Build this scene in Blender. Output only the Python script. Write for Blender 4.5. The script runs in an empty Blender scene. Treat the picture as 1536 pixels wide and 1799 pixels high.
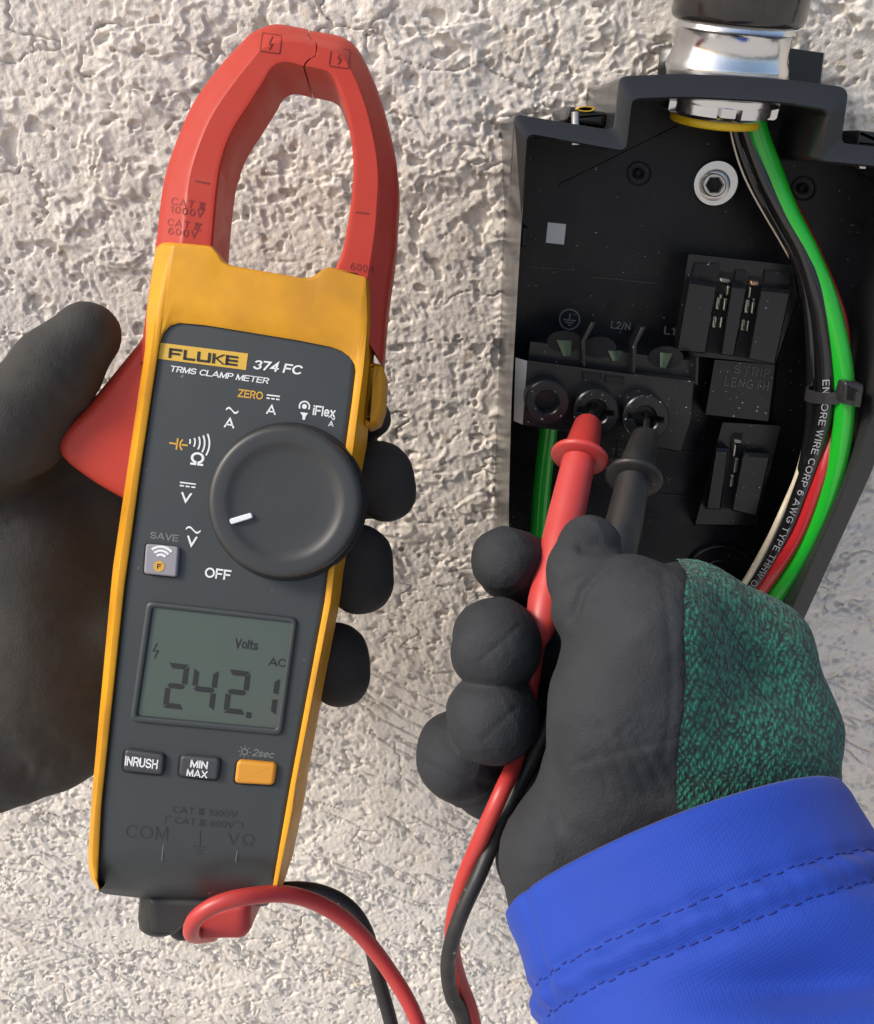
import bpy, bmesh, math, random
import numpy as np
from mathutils import Vector, Matrix
random.seed(7)
SC = bpy.context.scene
COL = SC.collection
R = math.radians
# ------------------------------------------------------------------ camera
F, CX, CY, H = 1597.0, 768.0, 899.5, 1.5     # focal length in photo pixels, centre, eye height
PITCH = R(22)                                # the photographer looks down at the wall
cam = bpy.data.cameras.new('camera'); camo = bpy.data.objects.new('camera', cam); COL.objects.link(camo)
camo.location = (0, 0, H); camo.rotation_euler = (R(90)-PITCH, 0, 0)
cam.sensor_fit = 'HORIZONTAL'; cam.sensor_width = 36.0; cam.lens = 36.0*F/1536.0
cam.clip_start = 0.005; cam.clip_end = 500.0
SC.camera = camo
# ------------------------------------------------------------------ world, sun, exposure
SUN_DIR = Vector((-0.67, -0.255, 0.60)).normalized()
w = bpy.data.worlds.new('World'); SC.world = w; w.use_nodes = True
nt = w.node_tree; bg = nt.nodes['Background']
sky = nt.nodes.new('ShaderNodeTexSky'); sky.sky_type = 'NISHITA'; sky.sun_disc = False
sky.sun_elevation = math.asin(SUN_DIR.z); sky.sun_rotation = math.atan2(SUN_DIR.x, SUN_DIR.y) % (2*math.pi)
sky.dust_density = 3.0; sky.air_density = 0.8; sky.ozone_density = 1.0
nt.links.new(sky.outputs[0], bg.inputs[0]); bg.inputs[1].default_value = 0.14
sl = bpy.data.lights.new('sun', 'SUN'); so = bpy.data.objects.new('sun', sl); COL.objects.link(so)
sl.energy = 2.2; sl.angle = R(16); sl.color = (1.0, 0.93, 0.83)
so.rotation_euler = SUN_DIR.to_track_quat('Z', 'Y').to_euler(); so.location = (-1, -1, 3)
SC.view_settings.view_transform = 'Standard'; SC.view_settings.look = 'None'
SC.view_settings.exposure = 0.37; SC.view_settings.gamma = 1.0
SC.view_settings.use_curve_mapping = False
# ------------------------------------------------------------------ helpers
FRAME = 'wall'      # distances are counted square to the wall ('wall') or along the line of sight ('hand', for what is held up)
CP, SP = math.cos(PITCH), math.sin(PITCH)
def upright(v):
    """from the tilted frame of the line of sight to the upright world"""
    v = np.asarray(v, float); return np.stack([v[..., 0], v[..., 1]*CP+v[..., 2]*SP, v[..., 2]*CP-v[..., 1]*SP], -1)
def X(px, py, d):
    """where the line of sight through a photo pixel reaches the distance d (mm)"""
    r = np.array(((px-CX)/F, 1.0, -(py-CY)/F))
    if FRAME == 'wall': r = upright(r); return r*(d/r[1])
    return r*d
def lin(c):
    return tuple(((v/255)/12.92 if v/255 <= .04045 else ((v/255+.055)/1.055)**2.4) for v in c)
ORG = {}
def root(name, at, label=None, cat=None, group=None, kind=None):
    o = bpy.data.objects.new(name, None); COL.objects.link(o); o.empty_display_size = 0.01
    if FRAME == 'hand': at = upright(at)
    o.location = Vector(at)*0.001+Vector((0, 0, H)); ORG[o.name] = np.array(at, float)
    tag(o, label, cat, group, kind); return o
def tag(o, label=None, cat=None, group=None, kind=None):
    if label: o['label'] = label
    if cat: o['category'] = cat
    if group: o['group'] = group
    if kind: o['kind'] = kind
    return o
def mk(name, verts, faces, mat, parent=None, smooth=True, angle=38):
    """one mesh object; verts in mm"""
    v = np.asarray(verts, float)
    if FRAME == 'hand': v = upright(v)
    org = ORG[parent.name] if parent else v.mean(0)
    me = bpy.data.meshes.new(name)
    loc = (v-org)*0.001
    if isinstance(faces, np.ndarray):
        n = len(faces); k = faces.shape[1]
        me.vertices.add(len(loc)); me.vertices.foreach_set('co', loc.astype(np.float32).ravel())
        me.loops.add(n*k); me.loops.foreach_set('vertex_index', faces.astype(np.int32).ravel())
        me.polygons.add(n); me.polygons.foreach_set('loop_start', np.arange(0, n*k, k, dtype=np.int32))
        me.update(calc_edges=True); me.validate()
    else:
        me.from_pydata([tuple(p) for p in loc], [], [tuple(f) for f in faces]); me.update()
        b = bmesh.new(); b.from_mesh(me); bmesh.ops.recalc_face_normals(b, faces=b.faces); b.to_mesh(me); b.free()
    o = bpy.data.objects.new(name, me); COL.objects.link(o)
    if parent: o.parent = parent
    else: o.location = Vector(org)*0.001+Vector((0, 0, H))
    ORG[o.name] = org
    for m in (mat if isinstance(mat, (list, tuple)) else [mat]): me.materials.append(m)
    if smooth:
        me.shade_smooth()
        if angle: me.set_sharp_from_angle(angle=R(angle))
    return o
class G:
    """collects several shells into one mesh"""
    def __init__(s): s.v = []; s.f = []
    def add(s, vf):
        b = len(s.v); s.v += [tuple(p) for p in vf[0]]; s.f += [tuple(i+b for i in f) for f in vf[1]]; return s
    def mk(s, name, mat, parent=None, **k): return mk(name, s.v, s.f, mat, parent, **k)
def resample(pts, n, closed=False):
    p = np.asarray(pts, float)
    if closed: p = np.vstack([p, p[:1]])
    L = np.concatenate([[0], np.cumsum(np.linalg.norm(np.diff(p, axis=0), axis=1))])
    t = np.linspace(0, L[-1], n+1 if closed else n)
    if closed: t = t[:-1]
    return np.stack([np.interp(t, L, p[:, i]) for i in range(p.shape[1])], 1)
def catmull(pts, n):
    p = np.asarray(pts, float); p = np.vstack([2*p[0]-p[1], p, 2*p[-1]-p[-2]]); out = []
    m = len(p)-3
    for i in range(m):
        k = max(2, n//m)
        for t in np.linspace(0, 1, k, endpoint=False):
            a, b, c, d = p[i:i+4]
            out.append(.5*((2*b)+(c-a)*t+(2*a-5*b+4*c-d)*t*t+(3*b-a-3*c+d)*t**3))
    out.append(p[-2]); return resample(np.array(out), n)
def sstep(a, b, x):
    t = np.clip((x-a)/(b-a), 0, 1); return t*t*(3-2*t)
def smooth2(pts, n, closed=False):
    if not closed: return catmull(pts, n)
    p = np.asarray(pts, float); m = len(p); out = []
    for i in range(m):
        a, b, c, d = p[i-1], p[i], p[(i+1) % m], p[(i+2) % m]
        for t in np.linspace(0, 1, 8, endpoint=False):
            out.append(.5*((2*b)+(c-a)*t+(2*a-5*b+4*c-d)*t*t+(3*b-a-3*c+d)*t**3))
    return resample(np.array(out), n, True)
def roundpoly(pts, r, k=5):
    """round the corners of a polygon (r in the same units, number or list)"""
    p = [np.array(a, float) for a in pts]; out = []; n = len(p)
    for i in range(n):
        rr = r[i] if isinstance(r, (list, tuple)) else r
        a, b, c = p[i-1], p[i], p[(i+1) % n]
        u, v = a-b, c-b; lu, lv = np.linalg.norm(u), np.linalg.norm(v)
        rr = min(rr, .45*lu, .45*lv)
        if rr < 1e-6: out.append(b); continue
        s, e = b+u/lu*rr, b+v/lv*rr
        for t in np.linspace(0, 1, k): out.append((1-t)**2*s+2*t*(1-t)*b+t*t*e)
    return np.array(out)
def rect(cx, cy, wd, ht, ang=7.5):
    a = R(ang); u = np.array((math.cos(a), math.sin(a))); v = np.array((-math.sin(a), math.cos(a)))
    c = np.array((cx, cy), float)
    return [c-u*wd/2-v*ht/2, c+u*wd/2-v*ht/2, c+u*wd/2+v*ht/2, c-u*wd/2+v*ht/2]
def circ(cx, cy, r, n=40, r2=None):
    return [(cx+r*math.cos(2*math.pi*i/n), cy+(r2 or r)*math.sin(2*math.pi*i/n)) for i in range(n)]
def flat(poly, d):
    return np.array([X(p[0], p[1], d)[[0, 2]] for p in poly])
def offset_(p, b):
    """inset a closed 2D polygon by b"""
    p = np.asarray(p); a = np.sum(p[:, 0]*np.roll(p[:, 1], -1)-np.roll(p[:, 0], -1)*p[:, 1])
    e1 = p-np.roll(p, 1, 0); e2 = np.roll(p, -1, 0)-p
    e1 /= np.maximum(np.linalg.norm(e1, axis=1)[:, None], 1e-9); e2 /= np.maximum(np.linalg.norm(e2, axis=1)[:, None], 1e-9)
    n1 = np.stack([-e1[:, 1], e1[:, 0]], 1); n2 = np.stack([-e2[:, 1], e2[:, 0]], 1)
    s = 1 if a > 0 else -1
    m = n1+n2; q = np.maximum(np.sum(m*m, 1)/2, .35)[:, None]
    return p+s*b*m/q
def prism(poly, d0, d1, b=0.0, steps=3, dome=0.0, shrink=False):
    """solid with outline poly (photo px read at distance d0), going straight back to d1, rounded front edge"""
    p = flat(poly, d0); n = len(p); rings = [(p, d1)]; c0_ = p.mean(0); mr_ = np.linalg.norm(p-c0_, axis=1).mean()
    def offset(q, k): return c0_+(q-c0_)*(1-k/mr_) if shrink else offset_(q, k)
    if b > 0:
        for k in range(steps+1):
            a = k/steps*math.pi/2
            rings.append((offset(p, b*(1-math.cos(a))), d0+b*(1-math.sin(a))))
        rings.append((offset(p, b+.12), d0))
    else: rings.append((p, d0))
    v = []; f = []
    for q, d in rings: v += [(x, d, z) for x, z in q]
    for r in range(len(rings)-1):
        for i in range(n):
            j = (i+1) % n; f.append((r*n+i, r*n+j, (r+1)*n+j, (r+1)*n+i))
    f.append(tuple(range(n)))
    t = (len(rings)-1)*n
    if dome:
        c = np.mean(v[t:t+n], 0); c[1] -= dome; v.append(tuple(c))
        for i in range(n): f.append((t+i, t+(i+1) % n, len(v)-1))
    else: f.append(tuple(range(t, t+n)))
    return v, f
def frame(outer, inner, d0, d1, b=0.3, depth_in=None, d_in=None):
    """ring between two outlines with the same point count, straight back, edges bevelled"""
    o, i = flat(outer, d0), flat(inner, d0); n = len(o)
    # an inner outline always shrinks by growing the offset of its own polygon
    rings = [(o, d1), (o, d0+b), (offset(o, b), d0), (offset(i, -b), d0), (i, d0+b), (i, depth_in or d1)]
    v = []; f = []
    for q, d in rings: v += [(x, d, z) for x, z in q]
    for r in range(6):
        r2 = (r+1) % 6
        for k in range(n):
            j = (k+1) % n; f.append((r*n+k, r*n+j, r2*n+j, r2*n+k))
    return v, f
offset = offset_
def loft(rings, caps=True, closed=True):
    n = len(rings[0]); v = [tuple(p) for r in rings for p in r]; f = []
    for r in range(len(rings)-1):
        for i in range(n if closed else n-1):
            j = (i+1) % n; f.append((r*n+i, r*n+j, (r+1)*n+j, (r+1)*n+i))
    if caps: f += [tuple(range(n)), tuple(range((len(rings)-1)*n, len(rings)*n))]
    return v, f
def hull2(pa, da, pb, db):
    return loft([[X(a, b, da) for a, b in pa], [X(a, b, db) for a, b in pb]])
def frames(p):
    t = np.gradient(p, axis=0); t /= np.linalg.norm(t, axis=1)[:, None]
    u = np.cross(t[0], (0, 1, 0.01)); u /= np.linalg.norm(u); U = []
    for i in range(len(p)):
        u = u-t[i]*np.dot(u, t[i]); u /= np.linalg.norm(u); U.append(u)
    U = np.array(U); return t, U, np.cross(t, U)
def tube(pts, r, n=18, res=60, spline=True, sq=None):
    p = catmull(pts, res) if spline else np.asarray(pts, float)
    r = np.interp(np.linspace(0, 1, len(p)), np.linspace(0, 1, len(np.atleast_1d(r))), np.atleast_1d(r))
    t, u, w_ = frames(p); a = np.linspace(0, 2*np.pi, n, endpoint=False)
    return loft([[p[i]+r[i]*(math.cos(k)*u[i]+math.sin(k)*w_[i]*(sq or 1)) for k in a] for i in range(len(p))])
def lathe(p0, p1, prof, n=40):
    """prof = [(mm along the axis from p0 towards p1, radius)]"""
    p0 = np.array(p0, float); ax = np.array(p1, float)-p0; ax /= np.linalg.norm(ax)
    u = np.cross(ax, (0.3, 1, 0.2)); u /= np.linalg.norm(u); w_ = np.cross(ax, u)
    a = np.linspace(0, 2*np.pi, n, endpoint=False)
    return loft([[p0+ax*s+max(r, .01)*(math.cos(k)*u+math.sin(k)*w_) for k in a] for s, r in prof])
def bar(p, q, wd, d, th=0.12):
    """thin printed line between two px points"""
    p, q = np.array(p, float), np.array(q, float); u = (q-p)/np.linalg.norm(q-p); n = np.array((-u[1], u[0]))*wd/2
    return prism([p-n, q-n, q+n, p+n], d, d+th)
def arcband(cx, cy, r0, r1, a0, a1, d, n=14, th=0.12):
    a = np.linspace(R(a0), R(a1), n)
    p = [(cx+r1*math.cos(t), cy+r1*math.sin(t)) for t in a]+[(cx+r0*math.cos(t), cy+r0*math.sin(t)) for t in a[::-1]]
    return prism(p, d, d+th)
def _arc(cx, cy, rx, ry, a0, a1, n=13):
    return [(cx+rx*math.cos(t), cy+ry*math.sin(t)) for t in np.linspace(R(a0), R(a1), n)]
_S = _arc(.33, .745, .33, .255, 22, 262)+_arc(.34, .255, .34, .255, 82, -158)
_P = [(0, 0), (0, 1), (.38, 1)]+_arc(.38, .735, .27, .265, 80, -80, 9)+[(.38, .47), (0, .47)]
def _sc(g, k): return [(x*k, y*k) for x, y in g]
FONT = {'A': [[(0, 0), (.45, 1), (.9, 0)], [(.13, .27), (.77, .27)]], 'C': [_arc(.44, .5, .44, .5, 45, 315, 21)],
 'E': [[(.64, 1), (0, 1), (0, 0), (.66, 0)], [(0, .52), (.58, .52)]], 'F': [[(.62, 1), (0, 1), (0, 0)], [(0, .5), (.53, .5)]],
 'G': [_arc(.44, .5, .44, .5, 45, 335, 21)+[(.86, .46), (.5, .46)]], 'H': [[(0, 0), (0, 1)], [(.68, 0), (.68, 1)], [(0, .52), (.68, .52)]],
 'I': [[(0, 0), (0, 1)]], 'L': [[(0, 1), (0, 0), (.56, 0)]], 'M': [[(0, 0), (0, 1)], [(.03, 1), (.42, .06), (.81, 1)], [(.84, 1), (.84, 0)]],
 'N': [[(0, 0), (0, 1)], [(.02, .98), (.66, .02)], [(.68, 0), (.68, 1)]], 'O': [_arc(.46, .5, .46, .5, 0, 360, 29)], 'P': [_P],
 'Q': [_arc(.46, .5, .46, .5, 0, 360, 29), [(.55, .25), (.9, -.04)]], 'R': [_P, [(.38, .47), (.64, 0)]], 'S': [_S], 'T': [[(0, 1), (.72, 1)], [(.36, 1), (.36, 0)]],
 'U': [[(0, 1), (0, .34)]+_arc(.34, .34, .34, .34, 180, 360)+[(.68, 1)]], 'V': [[(0, 1), (.38, 0), (.76, 1)]], 'W': [[(0, 1), (.26, 0), (.52, 1), (.78, 0), (1.04, 1)]],
 'X': [[(0, 0), (.72, 1)], [(0, 1), (.72, 0)]], 'Y': [[(0, 1), (.36, .45), (.72, 1)], [(.36, .45), (.36, 0)]], 'Z': [[(0, 1), (.66, 1), (0, 0), (.68, 0)]],
 'i': [[(0, 0), (0, .68)], [(0, .98), (0, 1.0)]], 'l': [[(0, 0), (0, 1)]], 'e': [[(.03, .36), (.56, .36)]+_arc(.29, .35, .28, .35, 10, 315, 15)], 'x': [[(0, 0), (.5, .7)], [(0, .7), (.5, 0)]],
 's': [_sc(_S, .7)], 'c': [_arc(.3, .35, .3, .35, 45, 315, 15)], 'o': [_arc(.3, .35, .3, .35, 0, 360, 21)], 't': [[(.13, .95), (.13, .13), (.22, 0), (.32, 0)], [(0, .7), (.32, .7)]],
 '0': [_arc(.3, .5, .3, .5, 0, 360, 25)], '1': [[(0, .78), (.22, .97)], [(.24, 1), (.24, 0)]], '2': [_arc(.3, .7, .29, .3, 165, -32)+[(0, 0), (.62, 0)]],
 '3': [_arc(.28, .745, .27, .255, 155, -80)+_arc(.28, .26, .31, .26, 75, -155)], '4': [[(.47, 0), (.47, 1), (0, .3), (.64, .3)]], '5': [[(.55, 1), (.1, 1), (.04, .5)], _arc(.28, .33, .32, .33, 140, -150)],
 '6': [_arc(.31, .32, .3, .32, 0, 360, 21), [(.01, .34), (.03, .62), (.13, .88), (.33, 1), (.55, .9)]], '7': [[(0, 1), (.6, 1), (.2, 0)]], '/': [[(0, -.02), (.34, 1.02)]], '.': [[(0, 0), (0, .02)]],
 '\u03a9': [[(.02, 0), (.29, 0)]+_arc(.42, .58, .42, .42, 252, -72, 23)+[(.55, 0), (.82, 0)]],
 '\u2162': [[(0, 0), (.8, 0)], [(0, 1), (.8, 1)], [(.13, 0), (.13, 1)], [(.4, 0), (.4, 1)], [(.67, 0), (.67, 1)]], '\u2163': [[(0, 0), (.98, 0)], [(0, 1), (.98, 1)], [(.15, 0), (.15, 1)], [(.33, 1), (.58, 0), (.83, 1)]]}
def _band(p, h):
    p = np.array(p, float); d = np.diff(p, axis=0); d /= np.maximum(np.linalg.norm(d, axis=1)[:, None], 1e-9)
    if np.linalg.norm(p[0]-p[-1]) > 1e-6: p[0] = p[0]-d[0]*h; p[-1] = p[-1]+d[-1]*h; t0, t1 = d[0], d[-1]
    else: t0 = t1 = d[0]+d[-1]
    n = np.stack([-d[:, 1], d[:, 0]], 1); a = np.vstack([n[:1], n]); b = np.vstack([n, n[-1:]]); m = a+b
    if np.linalg.norm(p[0]-p[-1]) < 1e-6: m[0] = m[-1] = n[0]+n[-1]
    q = np.maximum(np.sum(m*m, 1)/2, .18)[:, None]; o = m/q*h; k = len(p)
    return np.vstack([p+o, p-o]), [(i, i+1, k+i+1, k+i) for i in range(k-1)]
_tc = {}
def glyphs(s, bold=0.0, spacing=1.0):
    """letters drawn as strokes of even weight, unit box"""
    k = (s, bold, spacing)
    if k not in _tc:
        th = .13+bold*2.2; V = []; Fc = []; x = 0
        for ch in s:
            if ch == ' ': x += .40; continue
            g_ = FONT[ch]; xs = [p[0] for l in g_ for p in l]; x -= min(xs)
            for l in g_:
                v, f = _band(l, th/2); Fc += [tuple(i+len(V) for i in q) for q in f]; V += [(a+x, b) for a, b in v]
            x += max(xs)+th+.17*spacing**3
        v = np.array(V); lo, hi = v.min(0), v.max(0); _tc[k] = ((v-(lo+hi)/2)/(hi-lo), Fc)
    return _tc[k]
def text(s, cx, cy, wd, ht, d, mat, parent, name='lettering', ang=7.2, bold=.012, shear=0.0, spacing=.8):
    """flat print: s fills a wd x ht px box centred on cx, cy, lying on a surface at distance d"""
    v, f = glyphs(s, bold, spacing); a = R(ang)
    u = v[:, 0]*wd+v[:, 1]*ht*shear; q = v[:, 1]*ht
    px = cx+u*math.cos(a)+q*math.sin(a); py = cy+u*math.sin(a)-q*math.cos(a)
    pts = [X(x, y, d) for x, y in zip(px, py)]
    o = mk(name, conform(pts) if mat is M['redeng'] else pts, f, mat, parent, smooth=False)
    return o
def path_text(s, path, h, a0, a1, r, mat, parent, name='lettering', bold=0.01, flip=1):
    """print wrapped on a cable: runs from arc fraction a0 to a1 of the path"""
    v, f = glyphs(s, bold, 1.1); p = resample(path, 400)
    L = np.linspace(0, 1, 400); q = a0+(v[:, 0]+.5)*(a1-a0); t = np.gradient(p, axis=0); t /= np.linalg.norm(t, axis=1)[:, None]
    out = []
    for k in range(len(v)):
        c = np.array([np.interp(q[k], L, p[:, i]) for i in range(3)]); tt = np.array([np.interp(q[k], L, t[:, i]) for i in range(3)])
        view = -c/np.linalg.norm(c); view = view-tt*np.dot(view, tt); view /= np.linalg.norm(view)
        side = np.cross(view, tt)*flip; off = v[k, 1]*h/r
        out.append(c+(r+.32)*(math.cos(off)*view+math.sin(off)*side))
    return mk(name, out, f, mat, parent, smooth=False)
# ------------------------------------------------------------------ materials
def pbr(name, col, rough=.5, metal=0, var=0, vcol=None, vscale=60, bump=0, bscale=1500, bdist=.0002, coat=0, spec=.5,
        rvar=0, stretch=None, dust=0, dustcol=(.55, .55, .55), dscale=900, dthr=.72, sheen=0):
    m = bpy.data.materials.new(name); m.use_nodes = True; n = m.node_tree.nodes; L = m.node_tree.links
    b = n['Principled BSDF']; b.inputs['Base Color'].default_value = (*col, 1); b.inputs['Roughness'].default_value = rough
    b.inputs['Metallic'].default_value = metal; b.inputs['Specular IOR Level'].default_value = spec
    if coat: b.inputs['Coat Weight'].default_value = coat; b.inputs['Coat Roughness'].default_value = .08
    if sheen: b.inputs['Sheen Weight'].default_value = sheen; b.inputs['Sheen Roughness'].default_value = .5
    tc = n.new('ShaderNodeTexCoord'); src = tc.outputs['Object']
    if stretch:
        mp = n.new('ShaderNodeMapping'); mp.inputs['Scale'].default_value = stretch[0]
        mp.inputs['Rotation'].default_value = [R(a) for a in stretch[1]]; L.new(src, mp.inputs[0]); src = mp.outputs[0]
    def noise(sc, det=4, ro=.6):
        t = n.new('ShaderNodeTexNoise'); t.inputs['Scale'].default_value = sc; t.inputs['Detail'].default_value = det
        t.inputs['Roughness'].default_value = ro; L.new(src, t.inputs['Vector']); return t.outputs['Fac']
    cur = None
    if var:
        mx = n.new('ShaderNodeMix'); mx.data_type = 'RGBA'; mx.inputs['A'].default_value = (*col, 1); mx.inputs['B'].default_value = (*vcol, 1)
        mr = n.new('ShaderNodeMapRange'); mr.inputs['From Min'].default_value = .42; mr.inputs['From Max'].default_value = .72
        mr.inputs['To Max'].default_value = var; L.new(noise(vscale), mr.inputs['Value']); L.new(mr.outputs[0], mx.inputs['Factor'])
        cur = mx.outputs['Result']
    if dust:
        mx = n.new('ShaderNodeMix'); mx.data_type = 'RGBA'; mx.inputs['B'].default_value = (*dustcol, 1); mx.inputs['A'].default_value = (*col, 1)
        if cur: L.new(cur, mx.inputs['A'])
        mr = n.new('ShaderNodeMapRange'); mr.inputs['From Min'].default_value = dthr; mr.inputs['From Max'].default_value = dthr+.05
        mr.inputs['To Max'].default_value = dust; L.new(noise(dscale, 1, .4), mr.inputs['Value']); L.new(mr.outputs[0], mx.inputs['Factor'])
        cur = mx.outputs['Result']
    if cur: L.new(cur, b.inputs['Base Color'])
    if rvar:
        mr = n.new('ShaderNodeMapRange'); mr.inputs['From Min'].default_value = .3; mr.inputs['From Max'].default_value = .7
        mr.inputs['To Min'].default_value = max(.02, rough-rvar); mr.inputs['To Max'].default_value = min(1, rough+rvar)
        L.new(noise(vscale*2.3), mr.inputs['Value']); L.new(mr.outputs[0], b.inputs['Roughness'])
    if bump:
        bp = n.new('ShaderNodeBump'); bp.inputs['Strength'].default_value = bump; bp.inputs['Distance'].default_value = bdist
        L.new(noise(bscale, 3), bp.inputs['Height']); L.new(bp.outputs[0], b.inputs['Normal'])
    return m
M = {}
M['yellow'] = pbr('yellow_rubber', (.68, .315, .006), .5, var=.6, vcol=(.34, .15, .012), vscale=38, bump=.15, bscale=2600, bdist=.00008, rvar=.08, spec=.4)
M['grey'] = pbr('grey_plastic', (.034, .041, .043), .46, var=.3, vcol=(.046, .050, .050), vscale=25, bump=.12, bscale=4000, bdist=.00006, rvar=.06, dust=.35, dscale=420, dthr=.80)
M['dial'] = pbr('dial_plastic', (.034, .036, .036), .42, bump=.1, bscale=4000, bdist=.00005, rvar=.05, vscale=40)
M['gap'] = pbr('dark_gap', (.004, .004, .004), .7)
M['red'] = pbr('red_plastic', (.43, .040, .024), .42, spec=.28, var=.3, vcol=(.42, .055, .035), vscale=60, bump=.12, bscale=2200, bdist=.00008, rvar=.08)
M['redeng'] = pbr('engraved_red', (.20, .018, .014), .7)
M['lead'] = pbr('red_lead', (.47, .042, .036), .38, var=.3, vcol=(.40, .06, .05), vscale=80, bump=.08, bscale=2500, bdist=.0001)
M['probe'] = pbr('red_probe', (.52, .050, .046), .42, var=.35, vcol=(.50, .10, .09), vscale=70, bump=.12, bscale=3000, bdist=.0001)
M['blk'] = pbr('black_rubber', (.014, .015, .016), .5, var=.6, vcol=(.045, .037, .030), vscale=70, bump=.2, bscale=2600, bdist=.0001, rvar=.1, dust=.5, dscale=600, dthr=.76)
M['box'] = pbr('black_enclosure', (.006, .0063, .008), .34, spec=.28, var=.7, vcol=(.018, .018, .021), vscale=40, rvar=.1, bump=.1, bscale=3000, bdist=.00004, dust=.5, dscale=900, dthr=.755)
M['rim'] = pbr('enclosure_rim', (.025, .0253, .026), .2, bump=.12, bscale=900, bdist=.00005, rvar=.05, vscale=30)
M['block'] = pbr('terminal_plastic', (.007, .0075, .009), .32, spec=.5, bump=.1, bscale=3000, bdist=.00004, dust=.8, dscale=1000, dthr=.73)
M['edge'] = pbr('tan_side_glare', (.60, .53, .45), .5, var=.3, vcol=(.5, .44, .37), vscale=90)  # tan stands for light reflected by the black side of the terminal block
M['zinc'] = pbr('zinc', (.70, .70, .70), .2, 1, bump=.12, bscale=300, bdist=.0006, rvar=.06, vscale=60)
M['steel'] = pbr('steel', (.62, .60, .57), .32, 1, bump=.2, bscale=2500, bdist=.00008)
M['plate'] = pbr('contact_metal', (.62, .60, .50), .4, 1)
M['lug'] = pbr('terminal_brass', (.10, .13, .07), .3, .7, var=.9, vcol=(.025, .03, .02), vscale=300, stretch=((1, 1, .2), (0, 0, 0)))
M['copper'] = pbr('copper', (.72, .42, .28), .4, 1)
M['coup'] = pbr('black_coupling', (.016, .015, .014), .2, 0, var=.8, vcol=(.035, .029, .026), vscale=130, rvar=.1, bump=.3, bscale=500, bdist=.0003, coat=.4)
M['bush'] = pbr('yellow_bushing', (.72, .48, .01), .4)
M['green'] = pbr('green_insulation', (.012, .36, .022), .2, bump=.06, bscale=250, bdist=.0004, coat=.5)
M['bwire'] = pbr('black_insulation', (.008, .008, .009), .18, bump=.06, bscale=250, bdist=.0004, coat=.5)
M['rwire'] = pbr('red_insulation', (.42, .018, .022), .22, bump=.06, bscale=250, bdist=.0004, coat=.4)
M['twire'] = pbr('tan_insulation', (.60, .52, .38), .35)
M['white'] = pbr('white_print', (.72, .74, .75), .55)
M['dim'] = pbr('grey_print', (.17, .19, .18), .55)
M['oran'] = pbr('orange_print', (.60, .33, .04), .55)
M['badge'] = pbr('badge_yellow', (.62, .38, .045), .5)
M['ink'] = pbr('black_print', (.008, .008, .008), .6)
M['emb'] = pbr('embossed_grey', (.024, .028, .030), .7)
M['boxprint'] = pbr('enclosure_print', (.20, .20, .20), .6)
M['btn'] = pbr('dark_button', (.040, .043, .047), .5, bump=.1, bscale=4000, bdist=.00005)
M['btno'] = pbr('orange_button', (.62, .27, .022), .5, bump=.1, bscale=4000, bdist=.00005)
M['btns'] = pbr('grey_button', (.26, .25, .27), .4)
M['lcd'] = pbr('lcd', (.064, .086, .066), .3, coat=.5, spec=.35, var=.5, vcol=(.080, .078, .066), vscale=22)
M['seg'] = pbr('lcd_segment', (.012, .013, .014), .5)
M['stick'] = pbr('white_sticker', (.62, .62, .60), .5)
M['glove'] = pbr('black_nitrile', (.031, .0295, .027), .82, var=.6, vcol=(.044, .042, .038), vscale=70, bump=.8, bscale=1500, bdist=.0003, dust=0, spec=.45)
M['glove2'] = pbr('blue_black_nitrile', (.021, .0235, .028), .8, var=.5, vcol=(.033, .036, .041), vscale=70, bump=.8, bscale=1500, bdist=.0003, dust=0, spec=.45)
M['cuff'] = pbr('stitch_thread', (.012, .03, .22), .8)
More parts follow.
